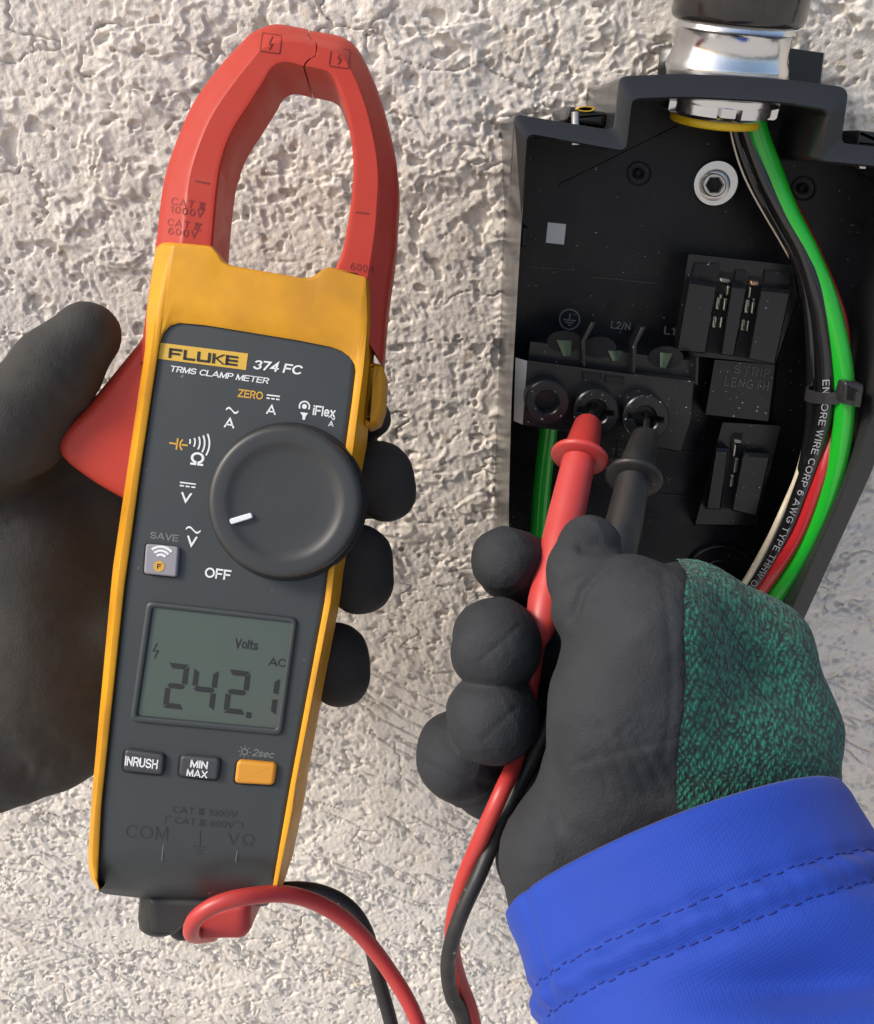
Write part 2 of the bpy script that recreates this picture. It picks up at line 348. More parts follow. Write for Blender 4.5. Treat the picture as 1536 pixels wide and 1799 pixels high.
def knit_mat():
    m = pbr('green_knit', (.01, .16, .10), .9, sheen=.12); n = m.node_tree.nodes; L = m.node_tree.links; b = n['Principled BSDF']
    tc = n.new('ShaderNodeTexCoord'); wn = n.new('ShaderNodeTexNoise'); wn.inputs['Scale'].default_value = 160; wn.inputs['Detail'].default_value = 3
    ad = n.new('ShaderNodeVectorMath'); ad.operation = 'MULTIPLY_ADD'; ad.inputs[1].default_value = (.0050, .0050, .0050)
    L.new(tc.outputs['Object'], wn.inputs['Vector']); L.new(wn.outputs['Color'], ad.inputs[0]); L.new(tc.outputs['Object'], ad.inputs[2])
    def wave(ang, per):
        mp = n.new('ShaderNodeMapping'); mp.vector_type = 'POINT'; mp.inputs['Rotation'].default_value = (0, R(ang), 0); L.new(ad.outputs[0], mp.inputs[0])
        wv = n.new('ShaderNodeTexWave'); wv.inputs['Scale'].default_value = .314/per; wv.inputs['Distortion'].default_value = 0; L.new(mp.outputs[0], wv.inputs['Vector']); return wv.outputs['Fac']
    def math_(op, a, b_):
        q = n.new('ShaderNodeMath'); q.operation = op
        for i, v in enumerate((a, b_)):
            if isinstance(v, float): q.inputs[i].default_value = v
            else: L.new(v, q.inputs[i])
        return q.outputs[0]
    st_ = math_('MULTIPLY', math_('POWER', wave(38, .0013), .7), math_('POWER', wave(-40, .00165), .7))
    n2 = n.new('ShaderNodeTexNoise'); n2.inputs['Scale'].default_value = 540; n2.inputs['Detail'].default_value = 3; n2.inputs['Roughness'].default_value = .6; L.new(tc.outputs['Object'], n2.inputs['Vector'])
    hgt = math_('ADD', math_('MULTIPLY', st_, .34), math_('MULTIPLY', n2.outputs['Fac'], 1.3))
    mr = n.new('ShaderNodeMapRange'); mr.inputs['From Min'].default_value = .62; mr.inputs['From Max'].default_value = 1.0; L.new(hgt, mr.inputs['Value'])
    mx = n.new('ShaderNodeMix'); mx.data_type = 'RGBA'; mx.inputs['A'].default_value = (.005, .026, .022, 1); mx.inputs['B'].default_value = (.010, .175, .115, 1)
    L.new(mr.outputs[0], mx.inputs['Factor']); L.new(mx.outputs['Result'], b.inputs['Base Color'])
    bp = n.new('ShaderNodeBump'); bp.inputs['Strength'].default_value = 1.0; bp.inputs['Distance'].default_value = .0011
    L.new(hgt, bp.inputs['Height']); L.new(bp.outputs[0], b.inputs['Normal']); return m
M['knit'] = knit_mat()
def sleeve_mat():
    m = pbr('blue_fabric', (.014, .055, .42), .8, sheen=.06); n = m.node_tree.nodes; L = m.node_tree.links; b = n['Principled BSDF']
    tc = n.new('ShaderNodeTexCoord'); hs = []
    for ang in (28, -62):
        mp = n.new('ShaderNodeMapping'); mp.inputs['Rotation'].default_value = (0, R(ang), 0); L.new(tc.outputs['Object'], mp.inputs[0])
        wv = n.new('ShaderNodeTexWave'); wv.inputs['Scale'].default_value = 420; wv.inputs['Distortion'].default_value = .6; L.new(mp.outputs[0], wv.inputs['Vector']); hs.append(wv.outputs['Fac'])
    ad = n.new('ShaderNodeMath'); ad.operation = 'ADD'; L.new(hs[0], ad.inputs[0]); L.new(hs[1], ad.inputs[1])
    bp = n.new('ShaderNodeBump'); bp.inputs['Strength'].default_value = .14; bp.inputs['Distance'].default_value = .0002
    L.new(ad.outputs[0], bp.inputs['Height']); L.new(bp.outputs[0], b.inputs['Normal'])
    nz = n.new('ShaderNodeTexNoise'); nz.inputs['Scale'].default_value = 40; L.new(tc.outputs['Object'], nz.inputs['Vector'])
    mx = n.new('ShaderNodeMix'); mx.data_type = 'RGBA'; mx.inputs['A'].default_value = (.004, .035, .30, 1); mx.inputs['B'].default_value = (.005, .046, .37, 1)
    L.new(nz.outputs['Fac'], mx.inputs['Factor']); L.new(mx.outputs['Result'], b.inputs['Base Color']); return m
M['sleeve'] = sleeve_mat()
def wall_mat():
    m = pbr('stucco', (.60, .56, .52), .9, bump=.7, bscale=1700, bdist=.0005, spec=.2); n = m.node_tree.nodes; L = m.node_tree.links; b = n['Principled BSDF']
    tc = n.new('ShaderNodeTexCoord')
    def nz(sc, det=4):
        t = n.new('ShaderNodeTexNoise'); t.inputs['Scale'].default_value = sc; t.inputs['Detail'].default_value = det; L.new(tc.outputs['Object'], t.inputs['Vector']); return t.outputs['Fac']
    def mix(a, bcol, fac, lo, hi, amt):
        mr = n.new('ShaderNodeMapRange'); mr.inputs['From Min'].default_value = lo; mr.inputs['From Max'].default_value = hi; mr.inputs['To Max'].default_value = amt
        L.new(fac, mr.inputs['Value']); x = n.new('ShaderNodeMix'); x.data_type = 'RGBA'; x.inputs['B'].default_value = (*bcol, 1)
        if isinstance(a, tuple): x.inputs['A'].default_value = (*a, 1)
        else: L.new(a, x.inputs['A'])
        L.new(mr.outputs[0], x.inputs['Factor']); return x.outputs['Result']
    c = mix((.74, .69, .62), (.785, .715, .62), nz(14), .35, .65, 1)
    c = mix(c, (.62, .53, .42), nz(60), .55, .72, .5)
    c = mix(c, (.50, .34, .19), nz(120), .64, .74, .55)
    c = mix(c, (.42, .45, .48), nz(90, 3), .66, .76, .45)
    c = mix(c, (.80, .76, .70), nz(700, 2), .45, .7, .6)
    L.new(c, b.inputs['Base Color']); return m
M['wall'] = wall_mat()
M['paving'] = pbr('concrete_paving', (.55, .52, .47), .9, var=.5, vcol=(.48, .45, .41), vscale=3)
# ------------------------------------------------------------------ setting: wall and ground
RNG = np.random.default_rng(11)
def vnoise(x, y, seed):
    """smooth value noise on arrays"""
    rg = np.random.default_rng(seed); T = rg.random((256, 256)).astype(np.float32)
    xi = np.floor(x).astype(int); yi = np.floor(y).astype(int); fx = x-xi; fy = y-yi
    fx = fx*fx*fx*(fx*(fx*6-15)+10); fy = fy*fy*fy*(fy*(fy*6-15)+10)
    a = T[xi & 255, yi & 255]; b = T[(xi+1) & 255, yi & 255]; c = T[xi & 255, (yi+1) & 255]; d = T[(xi+1) & 255, (yi+1) & 255]
    return (a*(1-fx)+b*fx)*(1-fy)+(c*(1-fx)+d*fx)*fy
def fbm(x, y, seed, o=4, g=.5):
    s = 0; a = 1; t = 0
    for k in range(o): s = s+a*vnoise(x*2**k+17*k, y*2**k+31*k, seed+k); t += a; a *= g
    return s/t
WALL_D = 344.0
def wall_height(x, z):
    """mm of relief towards the viewer"""
    wx = x+6*(fbm(x/16, z/16, 5, 3)-.5); wz = z+6*(fbm(x/16, z/16, 9, 3)-.5)
    h = 3.5*(fbm(x/70, z/70, 21, 3)-.5)
    low = sstep(-150, -270, z)                                            # the lower part is rubbed flatter
    # torn trowel patches: terraces with sharp lips, longer across than tall
    p = fbm(wx/46, wz/26, 41, 5, .55); pm = sstep(.42, .60, fbm(x/33, z/26, 47, 3))
    for c, a_ in ((.43, 1.0), (.50, 1.3), (.58, 1.2)):
        h = h+(a_*(1-.55*low))*(.12+.88*pm)*(sstep(c-.009, c+.009, p)-.55*sstep(c-.009, c+.09, p))
    # pits
    q = fbm(wx/7.5, wz/6, 61, 3); h = h-2.0*(1-.45*low)*sstep(.72, .77, q)
    q = fbm(wx/3.2, wz/3.2, 66, 2); h = h-1.0*sstep(.72, .80, q)
    # ragged crevices
    rdg = np.abs(fbm(wx/26, wz/15, 81, 4)-.5); msk = sstep(.52, .62, fbm(x/28, z/22, 87, 2))
    h = h-1.5*msk*(1-sstep(.003, .016, rdg))
    # diagonal trowel scratches in the lower part
    a = R(-30); u = x*math.cos(a)+z*math.sin(a); v = -x*math.sin(a)+z*math.cos(a)
    sc = np.abs(fbm(u/38, v/6, 91, 3)-.5); h = h-1.8*low*sstep(.46, .56, fbm(u/22, v/12, 95, 2))*(1-sstep(.006, .03, sc))
    # sandy grain, drawn out along the trowel direction
    b = R(-62); u = x*math.cos(b)+z*math.sin(b); v = -x*math.sin(b)+z*math.cos(b)
    g1 = vnoise(u/2.2, v/1.25, 101); g2 = vnoise(x/1.25, z/1.25, 111); g3 = vnoise(u/5.2+3, v/3.1, 117)
    g4 = np.abs(vnoise(u/1.9+5, v/1.2, 131)-.5)*2; g5 = np.abs(vnoise(u/4.4, v/2.6+7, 133)-.5)*2
    h = h+.22*(g1-.5)+.26*(g2-.5)+.28*(g3-.5)+.27*(g4-.4)+.24*(g5-.4)-.8*sstep(.66, .82, vnoise(u/2.9+9, v/1.8, 121))*sstep(.4, .6, fbm(x/20, z/20, 125, 2))
    return h
def axis(c, far):
    out = np.geomspace(4, far, 24); return np.concatenate([(c[0]-out)[::-1], c, c[-1]+out])
ax_x = axis(np.arange(-236, 236, .52), 420); ax_z = axis(np.concatenate([np.arange(-445, -190, .62), np.arange(-190, 56, .48)]), 420)
gx, gz = np.meshgrid(ax_x, ax_z, indexing='ij')
hh = wall_height(gx, gz)
nx, nz_ = gx.shape
vv = np.stack([gx, WALL_D-hh, gz], -1).reshape(-1, 3)
idx = np.arange(nx*nz_).reshape(nx, nz_)
ff = np.stack([idx[:-1, :-1], idx[1:, :-1], idx[1:, 1:], idx[:-1, 1:]], -1).reshape(-1, 4)
# slab behind the relief
bv = vv.reshape(nx, nz_, 3); ring = np.concatenate([idx[:, 0], idx[-1, 1:], idx[::-1, -1][1:], idx[0, ::-1][1:-1]])
back = vv[ring].copy(); back[:, 1] = WALL_D+120; n0 = len(vv); vv = np.vstack([vv, back]); k = len(ring); bi = np.arange(n0, n0+k)
side = np.stack([ring, bi, np.roll(bi, -1), np.roll(ring, -1)], -1); ff = np.vstack([ff, side])
wall = mk('stucco_wall', vv, ff, M['wall'], None, angle=None)
tag(wall, 'rough cream stucco wall behind the meter and the black enclosure', 'wall')
gp = [(-4000, -6000, -1500), (4000, -6000, -1500), (4000, WALL_D+120, -1500), (-4000, WALL_D+120, -1500)]
tag(mk('ground', [(a*5, b*5 if b < 0 else b, c) for a, b, c in gp], [(0, 1, 2, 3)], M['paving'], None, smooth=False), kind='structure')
# ------------------------------------------------------------------ clamp meter
FRAME = 'hand'
DP = 247.8                                     # distance of the meter's face
met = root('clamp_meter', X(330, 1570, 265), 'yellow and grey clamp meter with red jaws held by the left glove', 'clamp meter')
def chains(S):  return [np.array(c, float) for c in S]
S_left = [(172, 1562), (160, 1548), (154, 1509), (160, 1420), (163, 1380), (198, 1000), (226, 810), (255, 613), (258, 545), (272, 445)]
S_top = [(274, 436), (280, 429), (291, 425), (330, 428), (372, 432), (381, 441), (392, 459), (409, 467), (450, 474), (490, 481), (538, 489), (555, 485), (568, 472), (580, 469), (646, 484), (658, 491), (668, 506)]
S_right = [(669, 514), (667, 540), (657, 631), (645, 780), (604, 1000), (597, 1060), (534, 1380), (529, 1420), (503, 1540), (497, 1556)]
I_left = [(173, 1566), (171, 1540), (178, 1420), (180, 1380), (220, 1000), (217, 1050), (250, 805), (280, 613)]
I_left = [(173, 1566), (172, 1540), (178, 1420), (182, 1380), (219, 1030), (250, 805), (279, 615)]
I_top = [(280, 608), (283, 596), (288, 584), (299, 572), (315, 567), (360, 571), (415, 580), (525, 598), (580, 609), (600, 616), (615, 627), (623, 640)]
I_right = [(625, 652), (618, 710), (608, 780), (577, 1000), (570, 1060), (510, 1380), (503, 1420), (479, 1558)]
NL, NT = 48, 72
def full(l, t, r): return np.vstack([resample(l, NL), resample(t, NT), resample(r, NL)])
S, I = full(S_left, S_top, S_right), full(I_left, I_top, I_right)
R_left = [(175, 1562), (167, 1548), (161, 1509), (167, 1420), (171, 1380), (209, 1000), (237, 810), (267, 600), (275, 545), (289, 480), (302, 437)]
R_top = [(304, 431), (330, 430.5), (371, 434.5), (379, 443), (390, 461), (408, 470), (450, 477), (490, 484), (539, 492), (556, 488), (570, 475), (581, 472), (612, 480), (640, 486)]
R_right = [(643, 490), (646, 560), (640, 640), (632, 700), (622, 780), (588, 1000), (581, 1060), (519, 1380), (514, 1420), (490, 1540), (487, 1557)]
Rg = full(R_left, R_top, R_right)
def ring3(P, d): return [X(a, b, q) for (a, b), q in zip(P, np.broadcast_to(d, len(P)))]
tt = np.linspace(0, 1, NT)
dS = np.concatenate([np.full(NL, 256.), 249.0+7*(1-sstep(0, .14, tt))+19*sstep(.86, 1, tt), np.full(NL, 268.)])
Sv = np.array(ring3(S, dS)); ctr = Sv.mean(0)
Sb = Sv.copy(); Sb[:, 1] = 284; Sb[:, 0] = ctr[0]+(Sb[:, 0]-ctr[0])*.94
Rv = np.array(ring3(Rg, 246.6))
rings = [ring3(I, 249.5), ring3(I, 247.3), ring3(I+(S-I)*.05, 246.8), ring3(I+(Rg-I)*.35, 246.55), ring3(I+(Rg-I)*.97, 246.5), list(Rv)]
rings += [list(Rv*(1-t)+Sv*t-np.array((0, .5*math.sin(math.pi*t), 0))) for t in (.1, .5, .9)]+[list(Sv), list(Sv*.5+Sb*.5), list(Sb)]
bv, bf = loft(rings, caps=False, closed=False)
n = len(I); m = len(rings)
bf += [tuple(r*n for r in range(m)), tuple(r*n+n-1 for r in range(m))[::-1], tuple((m-1)*n+i for i in range(n))]
mk('holster', bv, bf, M['yellow'], met, angle=40)
# side tab and worn inner lip
mk('holster_tab', *prism(roundpoly([(648, 634), (672, 640), (675, 652), (671, 712), (662, 738), (640, 748)], 5), 258, 280, 1.5), M['yellow'], met)
# grey face, rounded away at the bottom
def coons(l, t, r, b, nu, nv):
    l, r, t, b = resample(l, nv), resample(r, nv), resample(t, nu), resample(b, nu)
    u = np.linspace(0, 1, nu)[:, None, None]; v = np.linspace(0, 1, nv)[None, :, None]
    return (1-u)*l[None]+u*r[None]+(1-v)*t[:, None]+v*b[:, None]-((1-u)*(1-v)*t[0]+u*(1-v)*t[-1]+(1-u)*v*b[0]+u*v*b[-1])
Pb = [(173, 1566), (186, 1571), (280, 1582), (360, 1591), (440, 1594), (468, 1592), (479, 1582)]
gl = [I_top[0]]+I_left[::-1]; gl[-1] = (173, 1566)
gr = [I_top[-1]]+I_right[:-1]+[(479, 1582)]
grid = coons(gl, I_top, gr, Pb, 48, 90); gv = []
for i in range(48):
    for j in range(90):
        x, y = grid[i, j]; t = max(0, (y-1490)/102); e = min(i, 47-i)
        gv.append(X(x, y, DP+16*t**2.4+(.5 if e == 0 else 0)))
g = G(); gf = [(i*90+j, (i+1)*90+j, (i+1)*90+j+1, i*90+j+1) for i in range(47) for j in range(89)]
bk = []
for i in range(48):
    q = np.array(gv[i*90+89]); bk.append((q[0], 284, q[2]+1.0))
k0 = len(gv); gv += bk; gf += [(i*90+89, (i+1)*90+89, k0+i+1, k0+i) for i in range(47)]
mk('face_panel', gv, gf, M['grey'], met, angle=60)
# jaws
JAWS = []
def jaw_off(px, py):
    """how far (mm) the bevelled jaw face lies behind its flat part at this spot"""
    best = (1e9, 0)
    for A, B in JAWS:
        k_ = np.linspace(0, len(A)-1, len(A)*8); i_ = np.arange(len(A))
        A = np.stack([np.interp(k_, i_, A[:, q]) for q in (0, 1)], 1); B = np.stack([np.interp(k_, i_, B[:, q]) for q in (0, 1)], 1)
        e = B-A; t = np.clip(((px-A[:, 0])*e[:, 0]+(py-A[:, 1])*e[:, 1])/np.sum(e*e, 1), 0, 1)
        q = A+e*t[:, None]; d = (q[:, 0]-px)**2+(q[:, 1]-py)**2; i = int(d.argmin())
        if d[i] < best[0]: best = (d[i], t[i])
    return max(0, 6.2*(best[1]-.56)/.44)
def conform(vs):
    out = []
    for v in vs:
        k = jaw_off(CX+v[0]/v[1]*F, CY-v[2]/v[1]*F); out.append(tuple(np.array(v)*(1+k/v[1])))
    return out
def jaw(inner, outer, gap, name, nseg=64):
    A, B = catmull(inner, nseg), catmull(outer, nseg); JAWS.append((A, B)); gp_ = np.array(gap, float); rr = []
    ss = np.linspace(0, 1, 25); e_ = A[-1]+(B[-1]-A[-1])*ss[:, None]
    gx_ = np.interp(e_[:, 1], gp_[:, 1], gp_[:, 0])-e_[:, 0]
    for i in range(nseg):
        pts = A[i]+(B[i]-A[i])*ss[:, None]; pts[:, 0] += gx_*sstep(nseg-10, nseg-1, i)
        row = []
        for s, p in zip(ss, pts):
            d = 250.5+(.9*(1-s/.06)**2 if s < .06 else 0)+(0 if s < .56 else 6.2*(s-.56)/.44)+(1.0*((s-.93)/.07)**2 if s > .93 else 0)
            row.append(X(p[0], p[1], d))
        o, q = row[-1], row[0]
        row += [(o[0], 268, o[2]), (o[0]*.985+q[0]*.015, 270, o[2]*.985+q[2]*.015), (q[0], 270, q[2]), (q[0], 261, q[2])]
        rr.append(row)
    mk(name, *loft(rr), M['red'], met, angle=24)
inL = [(368, 500), (372, 460), (375, 423), (379, 372), (384, 325), (391, 283), (409, 233), (443, 179), (466, 142), (474, 127), (486, 115), (504, 111), (532, 118)]
outL = [(246, 640), (255, 560), (274, 430), (287, 325), (308, 254), (341, 179), (385, 118), (424, 75), (440, 59), (457, 50), (477, 43), (497, 43), (541, 51)]
inR = [(585, 500), (590, 470), (602, 440), (612, 389), (619, 338), (621, 288), (616, 237), (606, 190), (592, 152), (586, 138), (577, 129), (565, 124), (536, 118)]
outR = [(672, 640), (680, 542), (694, 440), (697, 389), (700, 338), (697, 288), (687, 237), (670, 176), (650, 125), (633, 93), (624, 80), (610, 69), (594, 62), (545, 53)]
gapL = [(541, 51), (541, 62), (546, 68), (554, 72), (555.5, 82), (555, 94), (550, 101), (541, 104), (535, 111), (532.5, 118)]
gapR = [(a+2.6, b+.8) for a, b in gapL]
jaw(inL, outL, gapL, 'fixed_jaw'); jaw(inR, outR, gapR, 'moving_jaw')
mk('jaw_lever', *prism(smooth2([(268, 520), (258, 562), (244, 588), (214, 626), (143, 712), (108, 746), (95, 765), (95, 788), (110, 811), (150, 841), (186, 863), (232, 884), (300, 880), (310, 520)], 60, True), 258, 276, 4.5, 6), M['red'], met, angle=60)
for (cx, cy, s) in ((476, 75, 1), (597, 101, 1)):                      # moulded shock symbols
    b = G(); b.add(frame(resample(roundpoly(rect(cx, cy, 36, 34, 8), 3), 72, True), resample(roundpoly(rect(cx, cy, 33, 31, 8), 3), 72, True), 250.3, 250.7, .02))
    z = [(3, -12), (-4, 1), (3, 0), (-3, 11)]
    z = resample(z, 10)
    for a, c in zip(z, z[1:]): b.add(bar((cx+a[0], cy+a[1]), (cx+c[0], cy+c[1]), 1.8, 250.3, .4))
    b.v = conform(b.v); b.mk('warning_mark', M['redeng'], met, smooth=False)
text('CAT \u2162', 331, 357, 60, 15, 250.38, M['redeng'], met, ang=10, spacing=1.15)
text('1000V', 328, 372, 59, 15, 250.38, M['redeng'], met, ang=9, spacing=1.15)
text('CAT \u2163', 324, 394, 60, 15, 250.38, M['redeng'], met, ang=9, spacing=1.15)
text('600V', 321, 409, 52, 15, 250.38, M['redeng'], met, ang=8, spacing=1.15)
text('600A', 638, 470, 44, 15, 250.38, M['redeng'], met, ang=9, spacing=1.1)
for p, q, wd in (((343, 317), (368, 322), 2.6), ((625, 372), (648, 375), 2.6)):
    b = G().add(bar(p, q, wd, 250.35, .4)); b.v = conform(b.v); b.mk('alignment_mark', M['redeng'], met, smooth=False)
# print on the face
T = DP-.12
mk('brand_badge', *prism([(282, 602), (436, 621), (432, 650), (278, 630)], T, T+.1), M['badge'], met, smooth=False)
# wide squared-off letters, drawn as strokes
bl = G(); a = R(7.0); ux = np.array((math.cos(a), math.sin(a))); uy = np.array((-.11, 1.0))
def st(x0, y0, x1, y1, th=4.1):
    o = np.array((297.5, 611.0)); p, q = o+ux*x0+uy*y0, o+ux*x1+uy*y1
    if abs(y0-y1) < .1: pp = [p-uy*th/2, q-uy*th/2, q+uy*th/2, p+uy*th/2]
    else:
        d = ux*th*.62; pp = [p-d, p+d, q+d, q-d]
    bl.add(prism(pp, T-.12, T-.04))
hh_ = 17.5
for x in (0,): st(2.5, 0, 2.5, hh_); st(0, 2, 23, 2); st(0, 9.3, 20, 9.3, 3.6)
st(28.5, 0, 28.5, hh_); st(26, hh_-2, 47, hh_-2)
st(52.5, 0, 52.5, hh_-2); st(71.5, 0, 71.5, hh_-2); st(50.5, hh_-2, 73.5, hh_-2)
st(79.5, 0, 79.5, hh_); st(82, 9, 97, 0); st(84, 8, 98, hh_)
for y in (2, 8.8, hh_-2): st(101, y, 122, y, 3.8)
st(103, 0, 103, hh_)
bl.mk('brand_lettering', M['ink'], met, smooth=False)
text('374 FC', 489, 644, 86, 20, T, M['white'], met, 'model_lettering', bold=.036, shear=.18, spacing=.6)
text('TRMS CLAMP METER', 386, 658, 175, 12.5, T, M['white'], met, 'model_lettering', ang=7.3, bold=.022, shear=.2, spacing=.7)
text('ZERO', 440, 693, 45, 14.5, T, M['oran'], met, 'dial_marking', bold=.035)
text('A', 477, 719, 18, 19, T, M['white'], met, 'dial_marking', bold=.024)
text('A', 403.5, 742, 19, 20, T, M['white'], met, 'dial_marking', bold=.024)
text('iFlex', 570, 723, 40, 18, T, M['white'], met, 'dial_marking', bold=.03)
text('A', 582, 744, 10, 11, T, M['white'], met, 'dial_marking', bold=.024)
text('\u03a9', 347, 806, 24, 23, T, M['white'], met, 'dial_marking', bold=.03)
text('V', 327, 875, 20, 20, T, M['white'], met, 'dial_marking', bold=.024)
text('V', 337, 952, 19, 21, T, M['white'], met, 'dial_marking', bold=.024)
text('OFF', 383, 1008, 46, 18, T, M['white'], met, 'dial_marking', bold=.035)
text('SAVE', 289, 943, 50, 15, T, M['dim'], met, 'dial_marking', bold=.025)
text('2sec', 463, 1324, 39, 13, T, M['dim'], met, 'button_marking', bold=.01, shear=.22)
def tilde(cx, cy, wd, h):
    p = [(cx-wd/2+wd*t, cy-h*math.sin(2*math.pi*t)+wd*(t-.5)*.125) for t in np.linspace(0, 1, 15)]
    th = 1.7 if wd > 16 else 1.1
    return prism([(x, y-th) for x, y in p]+[(x, y+th) for x, y in p[::-1]], T, T+.1)
sy = G()
for q in ((408, 721, 22, 4), (583, 734, 12, 2.3), (339.5, 931, 26, 4.2)): sy.add(tilde(*q))
for cx, cy, wd in ((480, 698, 23), (330, 852, 28)):
    u = np.array((1, .125)); c = np.array((cx, cy)); v = np.array((-.12, 1))
    sy.add(bar(c-u*wd/2-v*3, c+u*wd/2-v*3, 2.4, T))
    for k in (-1, 0, 1): sy.add(bar(c+u*(k*wd*.36-wd*.13)+v*2.6, c+u*(k*wd*.36+wd*.13)+v*2.6, 2.4, T))
for k in range(5): sy.add(arcband(331-7+k*1.0, 775+k*.9, 9+k*7.4, 11.6+k*7.5, -24-k*1+4, 24+k*1+4, T))
sy.add(arcband(535, 714, 7.5, 10.2, -205, 35, T)); sy.add(prism(circ(535, 714, 4.4, 18), T, T+.1)); sy.add(prism([(527.5, 724), (541.5, 725.5), (537.5, 731), (536, 737.5), (531.5, 737), (531.5, 730.5)], T, T+.1))
sy.mk('dial_symbols', M['white'], met, smooth=False)
sy = G(); sy.add(bar((297.5, 778), (309, 779.6), 3, T)); sy.add(bar((312.5, 770), (309.8, 790), 3, T)); sy.add(bar((319, 781.3), (330, 782.6), 3, T)); sy.add(arcband(328, 782, 10.2, 13, 132, 236, T)); sy.add(bar((309, 779.6), (311, 780), 3, T))
sy.mk('capacitor_symbol', M['oran'], met, smooth=False)
sy = G(); sy.add(arcband(430, 1321, 4.2, 6, 0, 360, T, 24))
for k in range(8):
    t = k*math.pi/4+.1; sy.add(bar((430+7.5*math.cos(t), 1321+7.5*math.sin(t)), (430+11*math.cos(t), 1321+11*math.sin(t)), 1.4, T))
sy.mk('backlight_symbol', M['dim'], met, smooth=False)
# dial
dc = X(504, 881, DP)
s0 = 241.2; k0 = s0/F
dcf = X(499.5, 881, s0); r_ = 135.5*k0
def disc(prof, c, n=96):
    a = np.linspace(0, 2*np.pi, n, endpoint=False)
    return loft([[(c[0]+max(r, .02)*math.cos(t), d, c[2]+max(r, .02)*math.sin(t)) for t in a] for r, d in prof])
mk('dial_gap', *disc([(21.6, 247.75), (21.6, 247.0), (21.3, 246.2), (20.0, 246.0)], dcf), M['gap'], met)
dial = mk('dial', *disc([(r_, 249), (r_, 243.2), (r_-.15, 242.3), (r_-.55, 241.6), (r_-1.2, 241.25), (r_-2.0, 241.2), (16.2, 241.2), (15.6, 241.3), (14.9, 241.6), (14.0, 241.95), (12.8, 242.15), (8, 242.3), (0, 242.35)], dcf), M['dial'], met, angle=50)
pp = roundpoly([np.array((404, 917))+np.array(q) for q in ((-1.6, -5.0), (37, -16.5), (40, -7.4), (1.5, 4.6))], 4)
mk('pointer', *prism(pp, 240.95, 243, .2), M['white'], dial)
# display
def rr4(q, r, k=6): return roundpoly(q, r, k)
LO = [(257, 1056), (523, 1086), (495, 1293), (227, 1268)]; LI = [(268, 1067), (512, 1094), (486, 1281), (240, 1258)]
LG = [(270, 1069), (510, 1096), (484.5, 1279), (242, 1256)]
mk('display_bezel', *frame(rr4(LO, 13), rr4(LI, 5), 246.9, 250, .35), M['grey'], met, angle=50)
lcd = mk('display', *prism(rr4([(267, 1066), (513, 1093), (487, 1282), (239, 1259)], 5), 247.7, 249.5), M['lcd'], met, smooth=False)
TL = 247.6
def seg7(x, y, wd, h, on, sk=-.13):
    """seven-segment digit, x, y = top left of its cell"""
    th = 9.0; a = R(6.5); e = np.array((math.cos(a), math.sin(a))); v = np.array((sk, 1.0)); o = np.array((x, y), float); gg = 1.6
    def hseg(t): return [o+e*(gg)+v*t, o+e*(wd-gg)+v*t, o+e*(wd-gg-th*.7)+v*(t+th if t < h*.8 else t-th), o+e*(gg+th*.7)+v*(t+th if t < h*.8 else t-th)]
    def mid_(): return [o+e*3+v*h/2, o+e*(3+th*.5)+v*(h/2-th/2), o+e*(wd-3-th*.5)+v*(h/2-th/2), o+e*(wd-3)+v*h/2, o+e*(wd-3-th*.5)+v*(h/2+th/2), o+e*(3+th*.5)+v*(h/2+th/2)]
    def vseg(left, up):
        x0 = 0 if left else wd; x1 = th if left else wd-th; y0, y1 = (gg, h/2-gg) if up else (h/2+gg, h-gg)
        return [o+e*x0+v*(y0+(2 if up else 3)), o+e*x1+v*(y0+(8 if up else 4)), o+e*x1+v*(y1-(4 if up else 8)), o+e*x0+v*(y1-(3 if up else 2))]
    P_ = {'a': hseg(0), 'g': mid_(), 'd': hseg(h), 'f': vseg(1, 1), 'b': vseg(0, 1), 'e': vseg(1, 0), 'c': vseg(0, 0)}
    s_ = G()
    for c in on: s_.add(prism(P_[c], TL, TL+.05))
    return s_.mk('display_digit', M['seg'], lcd, smooth=False)
seg7(296, 1164, 37, 79, 'abged'); seg7(342, 1171, 43, 76, 'fgbc'); seg7(402, 1176, 39, 76, 'abged'); seg7(453, 1185, 40, 70, 'bc')
mk('display_point', *prism([(433, 1251), (442, 1252), (440.5, 1262), (432, 1261)], TL, TL+.05), M['seg'], lcd, smooth=False)
text('Volts', 433, 1133, 41, 20, TL, M['seg'], lcd, 'display_lettering', bold=.03)
text('AC', 487, 1163, 30, 16, TL, M['seg'], lcd, 'display_lettering', bold=.018)
sy = G(); z = [(276, 1130), (269, 1144), (278, 1143), (271, 1157)]
for p, q in zip(z, z[1:]): sy.add(bar(p, q, 2.2, TL, .05))
sy.mk('display_symbol', M['seg'], lcd, smooth=False)
# buttons
def button(q, mat, r=9, d=246.2, name='button'):
    mk('button_gap', *prism(rr4([np.mean(q, 0)+(np.array(p)-np.mean(q, 0))*1.07 for p in q], r+1), DP-.05, DP+1), M['gap'], met, smooth=False)
    return mk(name, *prism(rr4(q, r), d, 249, .9 if r > 6 else .55, 4), mat, met, angle=60)
b1 = button([(218, 1316), (289, 1326), (286, 1363), (215, 1356)], M['btn'])
text('INRUSH', 248.5, 1340, 58, 17.5, 246.08, M['white'], b1, 'button_lettering', bold=.03)
b2 = button([(316, 1327), (387, 1333), (383, 1372), (313, 1365)], M['btn'])
text('MIN', 350, 1343.5, 31, 15, 246.08, M['white'], b2, 'button_lettering', bold=.03); text('MAX', 346.5, 1359, 37, 15, 246.08, M['white'], b2, 'button_lettering', bold=.03)
b3 = button([(416, 1336), (486, 1342), (481, 1381), (411, 1377)], M['btno'])
b4 = button([(256, 955), (314, 961), (310, 1014), (252, 1008)], M['btns'], 6)
sy = G()
